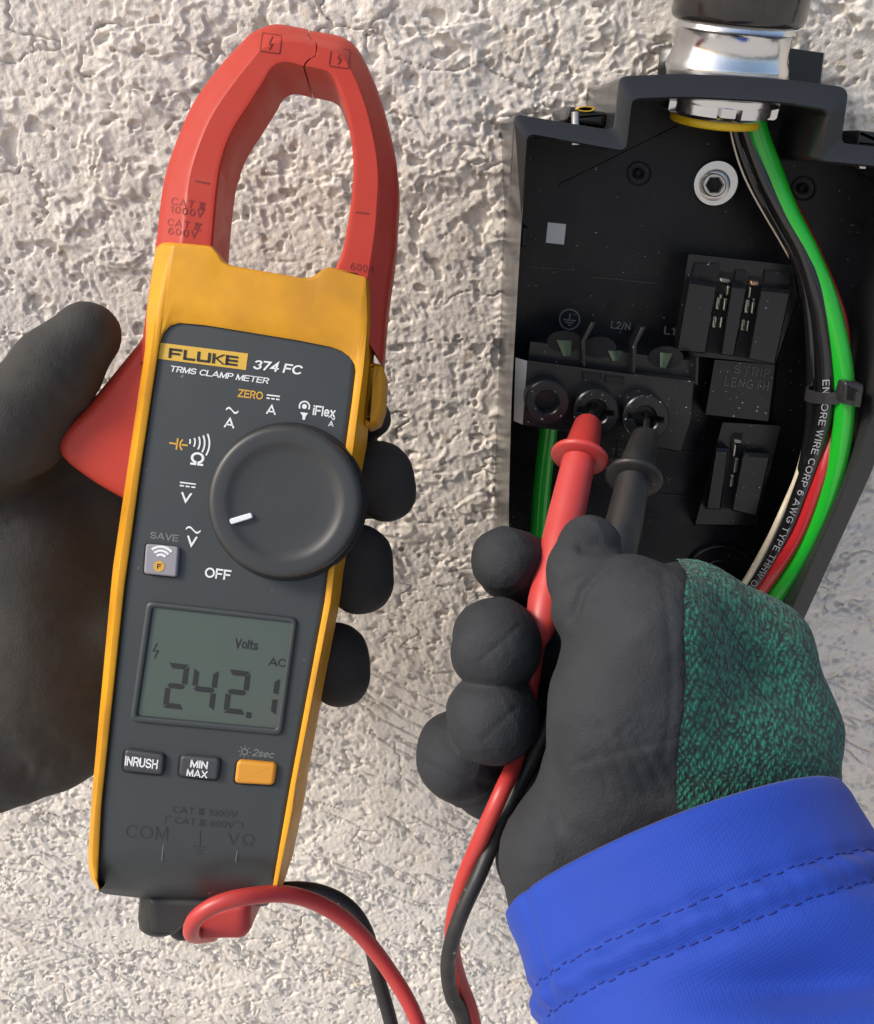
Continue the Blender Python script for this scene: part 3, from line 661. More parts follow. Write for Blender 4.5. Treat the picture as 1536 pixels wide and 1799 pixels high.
for r0 in (8.5, 15.5, 22.5): sy.add(arcband(282, 985, r0, r0+4.2, -128, -38, 246.08))
sy.mk('wireless_symbol', M['white'], b4, smooth=False)
mk('wireless_symbol', *prism(circ(279.5, 995, 9.5, 24), 246.08, 246.2), M['oran'], b4, smooth=False)
text('F', 279.5, 995, 7, 9, 245.98, M['ink'], b4, 'button_lettering', bold=.03)
# moulded marks by the sockets
text('COM', 257.5, 1463, 74, 24, T+.02, M['emb'], met, 'moulded_lettering', ang=4, bold=.0, spacing=1.1)
text('V\u03a9', 423, 1476, 48, 23, T+.02, M['emb'], met, 'moulded_lettering', ang=4, bold=.0, spacing=1.1)
text('CAT \u2162 1000V', 360, 1427, 114, 14, T+.02, M['emb'], met, 'moulded_lettering', ang=5, bold=.018, spacing=.9)
text('CAT \u2163 600V', 359, 1446, 104, 14, T+.02, M['emb'], met, 'moulded_lettering', ang=5, bold=.018, spacing=.9)
sy = G()
for p, q in (((352, 1459), (351, 1487)), ((340, 1487), (362, 1489)), ((344, 1493), (358, 1494.5)), ((347, 1499), (354, 1500)), ((291, 1436), (290, 1446)), ((291, 1434), (301, 1435)), ((426, 1446), (425, 1455)), ((414, 1444), (426, 1446))): sy.add(bar(p, q, 1.6, T+.02, .1))
sy.mk('moulded_symbol', M['emb'], met, smooth=False)
for p, q in (((287, 1484), (284, 1512)), ((417, 1495), (414, 1514))): mk('moulded_line', *bar(p, q, 1.2, T+.03, .1), M['dim'], met, smooth=False)
# ------------------------------------------------------------------ test leads (plug - cable - probe)
def lead(label, mat_c, mat_p, mat_b, plug, cable, r, tip, cone0, flange, end, tiplen):
    t = root('test_lead', cone0, label, 'test lead', 'test leads of the clamp meter')
    mk('plug', *plug, mat_c, t, angle=60)
    mk('cable', *tube(cable, r, 16, 240), mat_c, t, angle=None)
    a, b_, c, e = [np.array(q) for q in (tip, cone0, flange, end)]
    mk('probe_tip', *lathe(a, b_, [(0, .35), (1.5, .95), (np.linalg.norm(b_-a)+4, 1.0)], 20), M['steel'], t)
    ax = (c-b_); lc = np.linalg.norm(ax); 
    mk('probe_nose', *lathe(b_, c, [(-.3, 2.0), (0, 3.3), (.5, 4.0), (1.2, 4.4), (lc-2, 5.6), (lc, 5.7)], 36), mat_b, t)
    mk('finger_guard', *lathe(c, e, [(-.9, 5.2), (-.9, 8.2), (-.5, 8.7), (.2, 8.9), (.9, 8.7), (1.3, 8.2), (1.6, 5.5)], 48), mat_p, t)
    le = np.linalg.norm(e-c)
    mk('probe_handle', *lathe(c, e, [(.2, 5.1), (4, 5.15), (le*.35, 5.5), (le*.8, 5.3), (le-7, 4.6), (le-3, 3.6), (le, 2.5), (le+1, 2.3)], 36), mat_p, t)
    return t
rp0, rp1, rp2, rp3 = X(1047, 708, 303), X(1034, 742, 290), X(1019, 802, 279), X(944, 1130, 249)
red_cable = [X(372, 1641, 264), X(346, 1643, 254), X(336, 1636, 245.5), X(345, 1613, 241.5), X(378, 1590, 240.5), X(430, 1576, 242), X(500, 1571, 248), X(560, 1588, 254), X(620, 1628, 259), X(680, 1700, 262), X(735, 1800, 262), X(770, 1960, 262), X(815, 2010, 262), X(850, 1930, 262), X(830, 1790, 262), X(808, 1725, 260), X(795, 1670, 256), X(798, 1610, 251), X(815, 1545, 247), X(850, 1462, 241), X(880, 1395, 240), X(906, 1335, 247), X(924, 1255, 251), X(936, 1185, 251), rp3]
plug_r = lathe(X(398, 1560, 266), X(398, 1650, 266), [(-2, 6.0), (6, 6.2), (9, 6.2), (10, 5.6)], 32)
gpl = G(); gpl.add(plug_r); gpl.add(prism(roundpoly([(326, 1638), (350, 1606), (404, 1590), (438, 1586), (438, 1640), (428, 1653), (388, 1653), (340, 1657), (326, 1652)], 8), 251, 270, 3.0, 5, shrink=True))
lead('red test lead with red probe in the middle terminal socket', M['lead'], M['probe'], M['lead'], (gpl.v, gpl.f), red_cable, 2.25, rp0, rp1, rp2, rp3, 0)
bp0, bp1, bp2, bp3 = X(1138, 722, 304), X(1135, 764, 290), X(1114, 838, 278), X(1060, 1090, 250)
blk_cable = [X(300, 1618, 268), X(320, 1640, 272), X(380, 1620, 276), X(440, 1575, 276), X(500, 1562, 272), X(560, 1566, 270), X(612, 1592, 270), X(645, 1640, 270), X(665, 1720, 270), X(690, 1810, 270), X(725, 1980, 268), X(775, 2040, 266), X(830, 1960, 262), X(815, 1800, 260), X(794, 1750, 255), X(787, 1700, 249), X(794, 1655, 243), X(813, 1600, 240.5), X(843, 1535, 241), X(880, 1445, 245), X(930, 1345, 249), X(965, 1270, 250), X(1000, 1200, 249), bp3]
gpl = G(); gpl.add(lathe(X(287, 1555, 266), X(285, 1650, 266), [(-2, 6.2), (4, 6.6), (9.0, 6.9), (11.6, 6.5), (12.9, 5.0), (13.2, 1)], 32)); gpl.add(prism(roundpoly([(252, 1576), (372, 1580), (372, 1618), (318, 1630), (304, 1644), (256, 1642)], 9), 258, 271, 3.0, 5, shrink=True))
lead('black test lead with black probe in the right terminal socket', M['blk'], M['blk'], M['blk'], (gpl.v, gpl.f), blk_cable, 2.1, bp0, bp1, bp2, bp3, 0)
# ------------------------------------------------------------------ black wiring enclosure on the wall
FRAME = 'wall'
DR, DB = 285.0, 322.0                              # rim, inside back
enc = root('wiring_enclosure', X(1240, 700, 340), 'open black plastic wiring enclosure screwed to the stucco wall', 'electrical box')
RO = [(903, 200), (1078, 229), (1088, 134), (1194, 129), (1300, 134), (1400, 141), (1492, 154), (1478, 251), (1680, 272), (1672, 420), (1536, 820), (1405, 1105), (1335, 1245), (1290, 1270), (930, 1270), (873, 1190), (871, 900), (880, 700), (889, 420)]
RI = [(928, 236), (1102, 268), (1112, 176), (1194, 172), (1300, 177), (1390, 183), (1455, 196), (1439, 284), (1645, 304), (1638, 416), (1508, 800), (1380, 1092), (1312, 1225), (1280, 1245), (945, 1245), (899, 1180), (894, 900), (899, 700), (915, 420)]
rad = [14, 12, 14, 30, 30, 30, 20, 12, 14, 30, 30, 30, 24, 24, 24, 24, 40, 40, 40]; radi = [16, 16, 12, 30, 30, 30, 12, 10, 14, 30, 30, 30, 20, 20, 20, 20, 40, 40, 40]
o_, i_ = roundpoly(RO, rad, 6), roundpoly(RI, radi, 6)
# on the left the rim slopes back towards the wall
slope = np.array([sstep(232, 330, p[1])*(1 if p[0] < 935 else 0) for p in o_])
dout = DR+.6+44*slope
def rr_(P, d): return [X(p[0], p[1], q) for p, q in zip(P, np.broadcast_to(d, len(P)))]
ro = np.array(rr_(o_, dout)); ri = np.array(rr_(i_, DR))
def depth(v, d): v = v.copy(); v[:, 1] = d; return v
rb = [depth(ri, DB+3), depth(ri, DR+.5), ri*.93+ro*.07-np.array((0, .25, 0)), ri*.10+ro*.90-np.array((0, .25, 0)), ro, depth(ro, np.maximum(ro[:, 1]+1, DR+5)), depth(ro, 346)]
mk('rim', *loft([list(q) for q in rb], caps=False), M['rim'], enc, angle=30)
g = G()
pi = flat(i_, DR); nb = len(pi)
mk('back_panel', [(x, DB, z) for x, z in pi]+[(x, DB+4, z) for x, z in pi], [tuple(range(nb)), tuple(range(nb, 2*nb))]+[(i, (i+1) % nb, nb+(i+1) % nb, nb+i) for i in range(nb)], M['box'], enc)
DBF = DB-.01
# moulded ribs, bosses and lines on the back panel
for p, q in (((982, 326), (1192, 222)), ((1352, 226), (1560, 330))):
    mk('moulded_rib', *prism([(p[0], p[1]-3), (q[0], q[1]-3), (q[0], q[1]+3), (p[0], p[1]+3)], DB-.45, DB+1, .3), M['box'], enc)
for c in ((1124, 305), (1414, 331)):
    b = G(); b.add(frame(circ(*c, 22, 32), circ(*c, 19, 32), DB-.8, DB+1, .2)); b.add(frame(circ(*c, 10, 32), circ(*c, 5, 32), DB-2.2, DB+1, .5)); b.mk('moulded_boss', M['box'], enc, angle=50)
for p, q, wd, dd in (((926, 468), (1010, 474), 1.6, .5), ((1040, 486), (1157, 498), 2.6, .6), ((1158, 499), (1200, 503), 1.4, .5), ((1100, 786), (1235, 796), 1.4, .5), ((1088, 770), (1084, 806), 2, .6), ((1136, 866), (1230, 874), 1.6, .5)):
    mk('moulded_line', *bar(p, q, wd, DB-dd, 1), M['block'], enc, smooth=False)
b = G(); b.add(frame(circ(1268, 1024, 66, 48), circ(1268, 1024, 59, 48), DB-2.5, DB+1, .6)); b.add(frame(circ(1268, 1024, 40, 40), circ(1268, 1024, 36, 40), DB-1.2, DB+1, .4)); b.mk('knockout_ring', M['block'], enc, angle=50)
mk('blank_sticker', *prism(rect(977, 410, 32, 36, 6), DB-.2, DB+.1), M['stick'], enc, smooth=False)
mk('side_clip', *prism(rect(921, 416, 11, 36, 4), DR+14, DB, .6), M['box'], enc)
# mounting screw and its washer
sc_ = X(1258, 322, 312)
wsh = mk('washer', *lathe(X(1258, 322, 320.8), X(1258, 322, 300), [(-1, 3), (-1, 7.1), (1.2, 7.3), (1.9, 6.9), (1.9, 3)], 48), M['steel'], enc)
b = G(); b.add(lathe(X(1256, 325, 319), X(1256, 325, 300), [(0, 4.9), (.9, 4.9), (1.2, 4.2), (1.3, 3.4)], 40)); b.add(frame(circ(1256, 325, 21, 36), [(1256+12.5*math.cos(t)/max(.87, math.cos((t % (math.pi/3))-math.pi/6)), 325+12.5*math.sin(t)/max(.87, math.cos((t % (math.pi/3))-math.pi/6))) for t in np.linspace(0, 2*math.pi, 36, endpoint=False)], 314.5, 319, .35)); scr = b.mk('mounting_screw', M['steel'], enc, angle=35)
mk('screw_recess', *prism(circ(1256, 325, 15, 24), 317, 318.5), M['gap'], scr)
# outer lugs at the wall
mk('mounting_tab', *hull2([(1160, 79), (1196, 84), (1196, 150), (1154, 150)], 322, [(1160, 79), (1200, 84), (1200, 150), (1154, 150)], 342), M['rim'], enc)
mk('mounting_tab', *hull2([(1386, 84), (1448, 93), (1441, 150), (1386, 146)], 322, [(1386, 84), (1450, 92), (1444, 150), (1386, 146)], 342), M['rim'], enc)
lg = G(); lg.add(prism(roundpoly([(1000, 186), (1066, 197), (1062, 222), (992, 212)], 4), 300, 340, 1)); lg.mk('screw_lug', M['rim'], enc)
mk('brass_insert', *frame(circ(1030, 191, 17, 28, 5), circ(1030, 191, 12, 28, 3), 297, 310, .3), M['badge'], enc)
mk('lug_screw', *lathe(X(1011, 254, 291), X(1011, 200, 291), [(0, .5), (0, 1.6), (1.5, 1.8), (3, 1.2), (9, 1.2)], 16), M['steel'], enc)
lg = G(); lg.add(prism(roundpoly([(1508, 228), (1570, 234), (1570, 262), (1504, 256)], 3), 300, 340, 1)); lg.mk('screw_lug', M['rim'], enc)
mk('lug_screw', *prism(rect(1517, 293, 12, 8, 4), 288, 291, .5), M['steel'], enc)
# terminal block
DT = 293.0
tbp = [(927, 633), (1116, 658), (1219, 671), (1213, 740), (1196, 792), (1006, 758), (919, 746)]
tb = mk('terminal_block', *hull2(tbp, DT, [(p[0]*.94+66, p[1]*.94+50) for p in tbp], DB), M['block'], enc)
mk('block_side', *hull2([(906, 628), (926.5, 634), (918.5, 746), (903, 739)], DT-.3, [(912, 632), (926.5, 636), (918.5, 742), (908, 738)], DT+8), M['edge'], tb, smooth=False)  # bright reflection on the block's side, put in as a tan-coloured piece
mk('block_shelf', *hull2([(928, 632), (1219, 670), (1222, 634), (932, 600)], 299, [(940, 640), (1210, 668), (1214, 610), (944, 590)], DB), M['block'], tb)
tb2 = G()
for q in ([(1024, 644), (1021, 600), (1040, 566), (1048, 566), (1029, 600), (1030, 646)], [(1110, 657), (1112, 606), (1128, 574), (1136, 574), (1119, 606), (1117, 658)]): tb2.add(prism(q, 294, 301, .3))
tb2.add(bar((1224, 676), (1226, 628), 4, 294, 20)); tb2.add(bar((1222, 672), (1116, 659), 3, 292.6, 6)); tb2.mk('divider', M['block'], tb)
for (cx, cy, hr) in ((1058, 618, 1), (1176, 636, 0), (998, 608, 2)):
    mk('terminal_recess', *prism(circ(cx-6, cy-8, 31, 36, 19), 298.55, 300), M['gap'], tb, smooth=False)
for q in ([(978, 597), (1007, 598), (1002, 625), (990, 625)], [(1068, 616), (1096, 616), (1086, 634), (1077, 634)], [(1160, 619), (1182, 621), (1170, 647), (1160, 645)]):
    a_ = np.array(q, float); rows = []
    for t in np.linspace(0, 1, 9):
        u0 = a_[0]*(1-t)+a_[1]*t; u1 = a_[3]*(1-t)+a_[2]*t; rows.append([X(*u0, 298.3-.3*math.sin(math.pi*t)), X(*u1, 297.2-.4*math.sin(math.pi*t)), X(*u1, 306), X(*u0, 306)])
    mk('terminal_lug', *loft(rows), M['lug'], tb)
for q in ([(1024, 653), (1056, 657), (1056, 671), (1025, 667)], [(1064, 658), (1096, 662), (1095, 675), (1064, 672)]):
    b = G(); q2 = [np.mean(q, 0)+(np.array(p)-np.mean(q, 0))*1.12 for p in q]; b.add(frame(q2, q, DT-.5, DT+1, .15)); b.mk('slot_frame', M['block'], tb, smooth=False)
    mk('slot', *prism(q, DT-.15, DT+1), M['gap'], tb, smooth=False)
posts = [(962, 707, 39, 0), (1048, 724, 40, 1), (1136, 735, 41, 1)]
for cx, cy, r, notch in posts:
    if not notch: hole = circ(cx, cy, 20, 48)
    else:
        hole = []
        for k in range(48):
            t = 2*math.pi*k/48; rr = 21.0
            d_ = min(abs((t-.13+math.pi) % (2*math.pi)-math.pi), abs((t-.13-math.pi+math.pi) % (2*math.pi)-math.pi))
            if d_ < .2: rr = 32
            hole.append((cx+rr*math.cos(t), cy+rr*math.sin(t)))
    ps = mk('terminal_socket', *frame(circ(cx, cy, r, 48), hole, 285.5, DT+8, .45), M['block'], tb, angle=40)
    mk('socket_bore', *prism(circ(cx, cy, r-4, 40), 298, 300), M['gap'], ps)
mk('bore_screw', *lathe(X(967, 706, 297.5), X(967, 706, 290), [(-2, 2.6), (0, 2.6), (.3, 2.2), (.3, 0)], 24), M['steel'], tb)
# blade holders to the right of the terminals
def holder(outer, pads, dsf, slots, metals, name, hooks=()):
    h = mk(name, *hull2(outer, dsf, [(np.mean(outer, 0)+(np.array(p)-np.mean(outer, 0))*1.03) for p in outer], DB), M['block'], enc)
    for q in pads:
        c_ = np.mean(q, 0); q0 = [np.array(p, float) for p in q]; u_ = (q0[3]-q0[0])/np.linalg.norm(q0[3]-q0[0]); v_ = (q0[1]-q0[0])/np.linalg.norm(q0[1]-q0[0])
        top = [q0[0]+u_*8+v_*2, q0[1]+u_*8-v_*2, q0[2]-u_*2-v_*2, q0[3]-u_*2+v_*2]
        mk('contact_cover', *loft([[X(*p, dsf+.5) for p in q0], [X(*p, dsf-4.6) for p in q0], [X(*(c_+(p-c_)*.99), dsf-4.9) for p in q0], [X(*p, dsf-6) for p in top]]), M['block'], h, smooth=False)
    for q in slots: mk('slot', *prism(q, dsf-.15, dsf+1), M['gap'], h, smooth=False)
    for (cx, cy, wd, ht) in metals: mk('contact_blade', *prism(roundpoly(rect(cx, cy, wd, ht, 8), 2), dsf-2.2, dsf+2, .5), M['plate'], h)
    for (cx, cy, wd, ht, cu) in hooks: mk('contact_bend', *prism(roundpoly(rect(cx, cy, wd, ht, 8), 3), dsf-2.8, dsf+1, .7), M['copper'] if cu else M['plate'], h)
    return h
h1 = holder([(1210, 446), (1392, 466), (1402, 520), (1362, 640), (1188, 622), (1187, 594)],
       [[(1211, 490), (1261, 497), (1240, 621), (1189, 617)], [(1286, 497), (1313, 500), (1290, 626), (1267, 623)], [(1338, 503), (1390, 509), (1362, 640), (1315, 631)]], 309,
       [[(1264, 476), (1291, 479), (1267, 622), (1240, 619)], [(1317, 484), (1342, 486), (1316, 630), (1290, 626)]],
       [(1262, 533, 8, 22), (1275, 535, 7, 22), (1256, 566, 8, 20), (1268, 567, 6, 20), (1313, 538, 8, 24), (1324, 541, 7, 22), (1306, 571, 7, 20), (1315, 573, 5, 20)], 'contact_holder', [(1275, 493, 19, 8, 0), (1280, 511, 6, 18, 0), (1267, 521, 7, 8, 0), (1327, 498, 17, 9, 1), (1318, 514, 6, 20, 0), (1326, 527, 6, 6, 0)])
for q in ([(1222, 462), (1266, 464), (1262, 488), (1216, 486)], [(1345, 474), (1388, 479), (1388, 500), (1342, 496)], [(1294, 474), (1313, 476), (1312, 495), (1291, 492)]): mk('cover_top', *hull2(q, 308, [(p[0], p[1]+1) for p in q], 310), M['box'], h1, smooth=False)
h2 = holder([(1270, 742), (1372, 748), (1330, 922), (1222, 921)], [[(1258, 786), (1281, 787), (1266, 896), (1241, 894)], [(1306, 794), (1354, 797), (1330, 907), (1286, 897)]], 311,
       [[(1288, 760), (1305, 761), (1292, 894), (1266, 893)]], [(1294, 818, 8, 26), (1287, 845, 8, 22)], 'contact_holder', [(1297, 776, 15, 7, 0), (1291, 792, 5, 22, 0)])
# lettering on the enclosure
b = G(); b.add(arcband(1001, 561, 16.5, 18.5, 0, 360, DB-.3, 40)); b.add(bar((1002, 551), (1000.5, 562), 2, DB-.3)); b.add(bar((990, 561), (1012, 563.5), 2, DB-.3)); b.add(bar((994, 566), (1008, 567.5), 2, DB-.3)); b.add(bar((998, 571), (1004, 571.5), 2, DB-.3)); b.mk('earth_symbol', M['boxprint'], enc, smooth=False)
text('L2/N', 1091, 572, 34, 14, DB-.25, M['boxprint'], enc, bold=.015)
text('L1', 1177, 581, 19, 14, DB-.25, M['boxprint'], enc, bold=.015)
M['wireprint'] = pbr('wire_print', (.30, .31, .32), .6)
M['boxemb'] = pbr('moulded_print', (.085, .086, .09), .4)
text('STRIP', 1322, 652, 64, 15, 309.5, M['boxemb'], enc, 'moulded_lettering', bold=-.004, spacing=1.25)
text('LENGTH', 1312, 674, 78, 16, 309.5, M['boxemb'], enc, 'moulded_lettering', bold=-.004, spacing=1.2)
mk('strip_plate', *hull2([(1256, 632), (1362, 641), (1350, 740), (1240, 728)], 309.8, [(1256, 632), (1368, 641), (1356, 742), (1240, 728)], DB), M['block'], enc)
text('TORQUE', 1106, 796, 66, 11, DB-.25, M['boxemb'], enc, 'moulded_lettering', bold=.0)
text('5.6', 1082, 812, 24, 11, DB-.25, M['boxemb'], enc, 'moulded_lettering', bold=.0)
text('ONLY', 1157, 841, 48, 11, DB-.25, M['boxemb'], enc, 'moulded_lettering', bold=.0)
# ------------------------------------------------------------------ conduit fitting through the top of the enclosure
DC = 305.0
cf = root('conduit_fitting', X(1290, 60, DC), 'zinc conduit fitting with black coupling entering the top of the enclosure', 'conduit fitting')
ca = X(1294, 40, 304); cb = ca+np.array((-2.4, 7, -36))
kk = .172
def prof(a): return [((y-60)*kk, r*kk) for y, r in a]
mk('coupling', *lathe(ca, cb, prof([(-190, 106), (-40, 106), (-24, 113), (48, 113), (56, 110), (60, 104), (60, 80)]), 64), M['coup'], cf, angle=40)
mk('coupling_band', *lathe(ca, cb, prof([(-16, 114.5), (-10, 115.5), (4, 115.5), (8, 113)]), 64), M['coup'], cf)
mk('fitting_body', *lathe(ca, cb, prof([(50, 99), (66, 99), (70, 102), (74, 99), (96, 98), (112, 100), (122, 105), (132, 107), (140, 104), (160, 98), (176, 80)]), 72), M['zinc'], cf, angle=50)
# locknut with teeth
a = np.linspace(0, 2*np.pi, 96, endpoint=False); ax = (cb-ca)/np.linalg.norm(cb-ca); u_ = np.cross(ax, (0, 1, 0)); u_ /= np.linalg.norm(u_); w_ = np.cross(ax, u_)
def nring(y, rs): return [ca+ax*(y-60)*kk+r*kk*(math.cos(t)*u_+math.sin(t)*w_) for t, r in zip(a, np.broadcast_to(rs, 96))]
tooth = np.where((np.arange(96) % 14) < 9, 106, 96)
mk('locknut', *loft([nring(170, 60), nring(170, 107), nring(178, 108), nring(182, 107), nring(182, tooth), nring(198, tooth), nring(202, tooth-4), nring(203, 90), nring(206, 88), nring(206, 60)]), M['zinc'], cf, angle=30)
mk('bushing', *lathe(ca, cb, prof([(208, 64), (208, 80), (211, 82), (218, 82), (221, 79), (222, 66), (210, 63)]), 64), M['bush'], cf, angle=40)
# ------------------------------------------------------------------ wires
def wire(name_label, mat, pts, r, group='insulated wires inside the enclosure', res=160):
    pp = [X(*p) for p in pts]
    o = mk('wire', *tube(pp, r, 20, res), mat, None, angle=None); tag(o, name_label, 'wire', group); return o, catmull(pp, res)
wire('thick bright green wire curving down the right side of the enclosure', M['green'], [(1318, 170, 304), (1332, 235, 304), (1356, 300, 303), (1383, 370, 301), (1418, 440, 299), (1448, 510, 297), (1468, 580, 295), (1481, 650, 293), (1484, 720, 292), (1474, 800, 291), (1452, 880, 291), (1420, 955, 292), (1382, 1020, 294), (1340, 1082, 297), (1290, 1150, 302), (1240, 1200, 306)], 3.35)
wire('red wire running behind the thick green wire', M['rwire'], [(1325, 180, 310), (1345, 260, 310), (1383, 350, 309), (1419, 420, 308), (1455, 500, 306), (1478, 570, 304), (1482, 640, 301), (1474, 720, 298), (1454, 800, 293), (1437, 850, 292), (1406, 930, 292), (1371, 990, 293), (1329, 1050, 297), (1282, 1105, 303), (1240, 1150, 308)], 2.3)
bwo, bwp = wire('black wire with white printing left of the green wire', M['bwire'], [(1300, 180, 306), (1318, 245, 305), (1344, 315, 303), (1375, 375, 301), (1408, 435, 299), (1430, 500, 297), (1444, 570, 296), (1451, 640, 295), (1450, 710, 294), (1436, 780, 294), (1413, 850, 294), (1383, 925, 294), (1350, 990, 296), (1314, 1040, 299), (1276, 1090, 304), (1236, 1130, 308)], [2.9, 2.9, 2.9, 2.8, 2.7, 2.7])
path_text('ENCORE WIRE CORP 6 AWG TYPE THHW OR THWN', bwp, 2.4, .447, .90, 2.85, M['wireprint'], bwo, 'lettering', bold=.008, flip=1)
wire('second black wire at the inner side of the bundle', M['bwire'], [(1285, 180, 312), (1300, 250, 312), (1330, 330, 311), (1370, 400, 310), (1408, 470, 308), (1424, 550, 306), (1430, 640, 304), (1428, 740, 304), (1412, 830, 304), (1382, 905, 305), (1345, 975, 306), (1305, 1040, 308), (1270, 1090, 310)], 2.4)
wire('thin tan wire showing beside the black wires', M['twire'], [(1278, 190, 304), (1286, 240, 304), (1300, 290, 304), (1320, 335, 304), (1345, 380, 306), (1380, 440, 308), (1410, 500, 310), (1420, 600, 312), (1424, 720, 311), (1406, 820, 305), (1374, 900, 296), (1343, 965, 296), (1302, 1036, 299), (1270, 1080, 304), (1230, 1120, 308)], [.3, .3, .3, .4, 1.0, 1.1, 1.25, 1.3])
wire('green wire dropping below the left terminal socket', M['green'], [(968, 700, 312), (963, 760, 311), (955, 830, 309), (949, 900, 307), (946, 970, 306), (950, 1060, 306), (980, 1140, 308)], 3.3)
# cable tie round the bundle
ct = root('cable_tie', X(1470, 690, 293), 'black cable tie cinched round the green and black wires', 'cable tie')
a = np.linspace(0, 2*np.pi, 40, endpoint=False); c0 = X(1466, 690, 297); sx, sy_ = 46*295/F, 6.2
def band(off, half): return [(c0[0]+(sx+off)*math.cos(t)*1.0, c0[1]+(sy_+off)*math.sin(t), c0[2]+half-math.cos(t)*-.8) for t in a]
mk('tie_band', *loft([band(0, -2.0), band(.9, -1.9), band(.9, 1.9), band(0, 2.0), band(0, -2.0)], caps=False), M['rim'], ct)
hd = mk('tie_head', *prism(roundpoly(rect(1500, 693, 36, 40, 8), 7), 285.5, 293, 1.0), M['rim'], ct)
mk('tie_slot', *prism(rect(1497, 692, 15, 20, 8), 285.4, 286.5), M['gap'], hd, smooth=False)
mk('tie_tail', *hull2(rect(1508, 702, 10, 26, 6), 281, rect(1503, 693, 10, 14, 6), 288), M['rim'], ct, smooth=False)
FRAME = 'hand'
# ------------------------------------------------------------------ hands: one smooth skin from joined limbs
def smin(a, b, k):
    h = np.clip(.5+.5*(b-a)/k, 0, 1); return b*(1-h)+a*h-k*h*(1-h)
def cap(Pt, a, b, ra, rb, sq=None):
    a, b = np.array(a, np.float32), np.array(b, np.float32); ab = b-a
    px_, py_, pz_ = Pt[0]-a[0], Pt[1]-a[1], Pt[2]-a[2]
    t = np.clip((px_*ab[0]+py_*ab[1]+pz_*ab[2])/max(float(ab@ab), 1e-6), 0, 1)
    dx, dy, dz = px_-t*ab[0], py_-t*ab[1], pz_-t*ab[2]
    if sq: dy = dy*sq
    return np.sqrt(dx*dx+dy*dy+dz*dz)-(ra+(rb-ra)*t)
def chain(Pt, pts, k=2.5):
    """pts = [(px, py, d, radius mm)]"""
    f = None
    for p, q in zip(pts, pts[1:]):
        c = cap(Pt, X(*p[:3]), X(*q[:3]), p[3], q[3]); f = c if f is None else smin(f, c, k)
    return f
def surface_nets(f, org, h):
    s = f < 0; nx, ny, nz = f.shape
    cnt = np.zeros((nx-1, ny-1, nz-1), np.int8)
    for i in (0, 1):
        for j in (0, 1):
            for k in (0, 1): cnt += s[i:nx-1+i, j:ny-1+j, k:nz-1+k]
    act = (cnt > 0) & (cnt < 8); ii = np.argwhere(act); vid = np.full(act.shape, -1, np.int32); vid[act] = np.arange(len(ii))
    acc = np.zeros((len(ii), 3)); num = np.zeros(len(ii))
    for axn in range(3):
        o1, o2 = [q for q in range(3) if q != axn]
        for u in (0, 1):
            for v in (0, 1):
                o = np.zeros(3, int); o[o1] = u; o[o2] = v; e = o.copy(); e[axn] = 1
                A = f[tuple((ii+o).T)]; B = f[tuple((ii+e).T)]; m = (A < 0) != (B < 0)
                t = np.where(m, A/np.where(m, A-B, 1), 0); p = np.repeat(o[None].astype(float), len(ii), 0); p[:, axn] += t
                acc[m] += p[m]; num[m] += 1
    v = (ii+acc/num[:, None])*h+org; F_ = []
    for axn in range(3):
        o1, o2 = [(1, 2), (2, 0), (0, 1)][axn]
        sl = [slice(1, -1)]*3; sl[axn] = slice(0, -1); A = s[tuple(sl)]; sl[axn] = slice(1, None); B = s[tuple(sl)]
        w = np.argwhere(A != B)
        if not len(w): continue
        inside = A[tuple(w.T)]; g_ = w+1; g_[:, axn] -= 1
        def cell(a_, b_):
            c = g_.copy(); c[:, o1] -= a_; c[:, o2] -= b_; return vid[tuple(c.T)]
        q = np.stack([cell(1, 1), cell(0, 1), cell(0, 0), cell(1, 0)], 1); q[~inside] = q[~inside][:, ::-1]; F_.append(q)
    return v, np.vstack(F_)
def field(lo, hi, h, fn):
    ax_ = [np.arange(a, b, h, dtype=np.float32) for a, b in zip(lo, hi)]
    Pt = np.meshgrid(*ax_, indexing='ij', sparse=True); f = fn(Pt)
    return surface_nets(np.asarray(f, np.float32), np.array([a[0] for a in ax_]), h)
def laps(v, fq, n=2, w=.5):
    e = np.vstack([fq[:, [0, 1]], fq[:, [1, 2]], fq[:, [2, 3]], fq[:, [3, 0]]])
    for _ in range(n):
        s = np.zeros_like(v); c = np.zeros(len(v)); np.add.at(s, e[:, 0], v[e[:, 1]]); np.add.at(c, e[:, 0], 1); v = v*(1-w)+w*s/np.maximum(c, 1)[:, None]
    return v
def normals(v, fq):
    n = np.cross(v[fq[:, 2]]-v[fq[:, 0]], v[fq[:, 3]]-v[fq[:, 1]]); o = np.zeros_like(v)
    for k in range(4): np.add.at(o, fq[:, k], n)
    return o/np.maximum(np.linalg.norm(o, axis=1)[:, None], 1e-9)
def to_px(v): return CX+v[:, 0]/v[:, 1]*F, CY-v[:, 2]/v[:, 1]*F
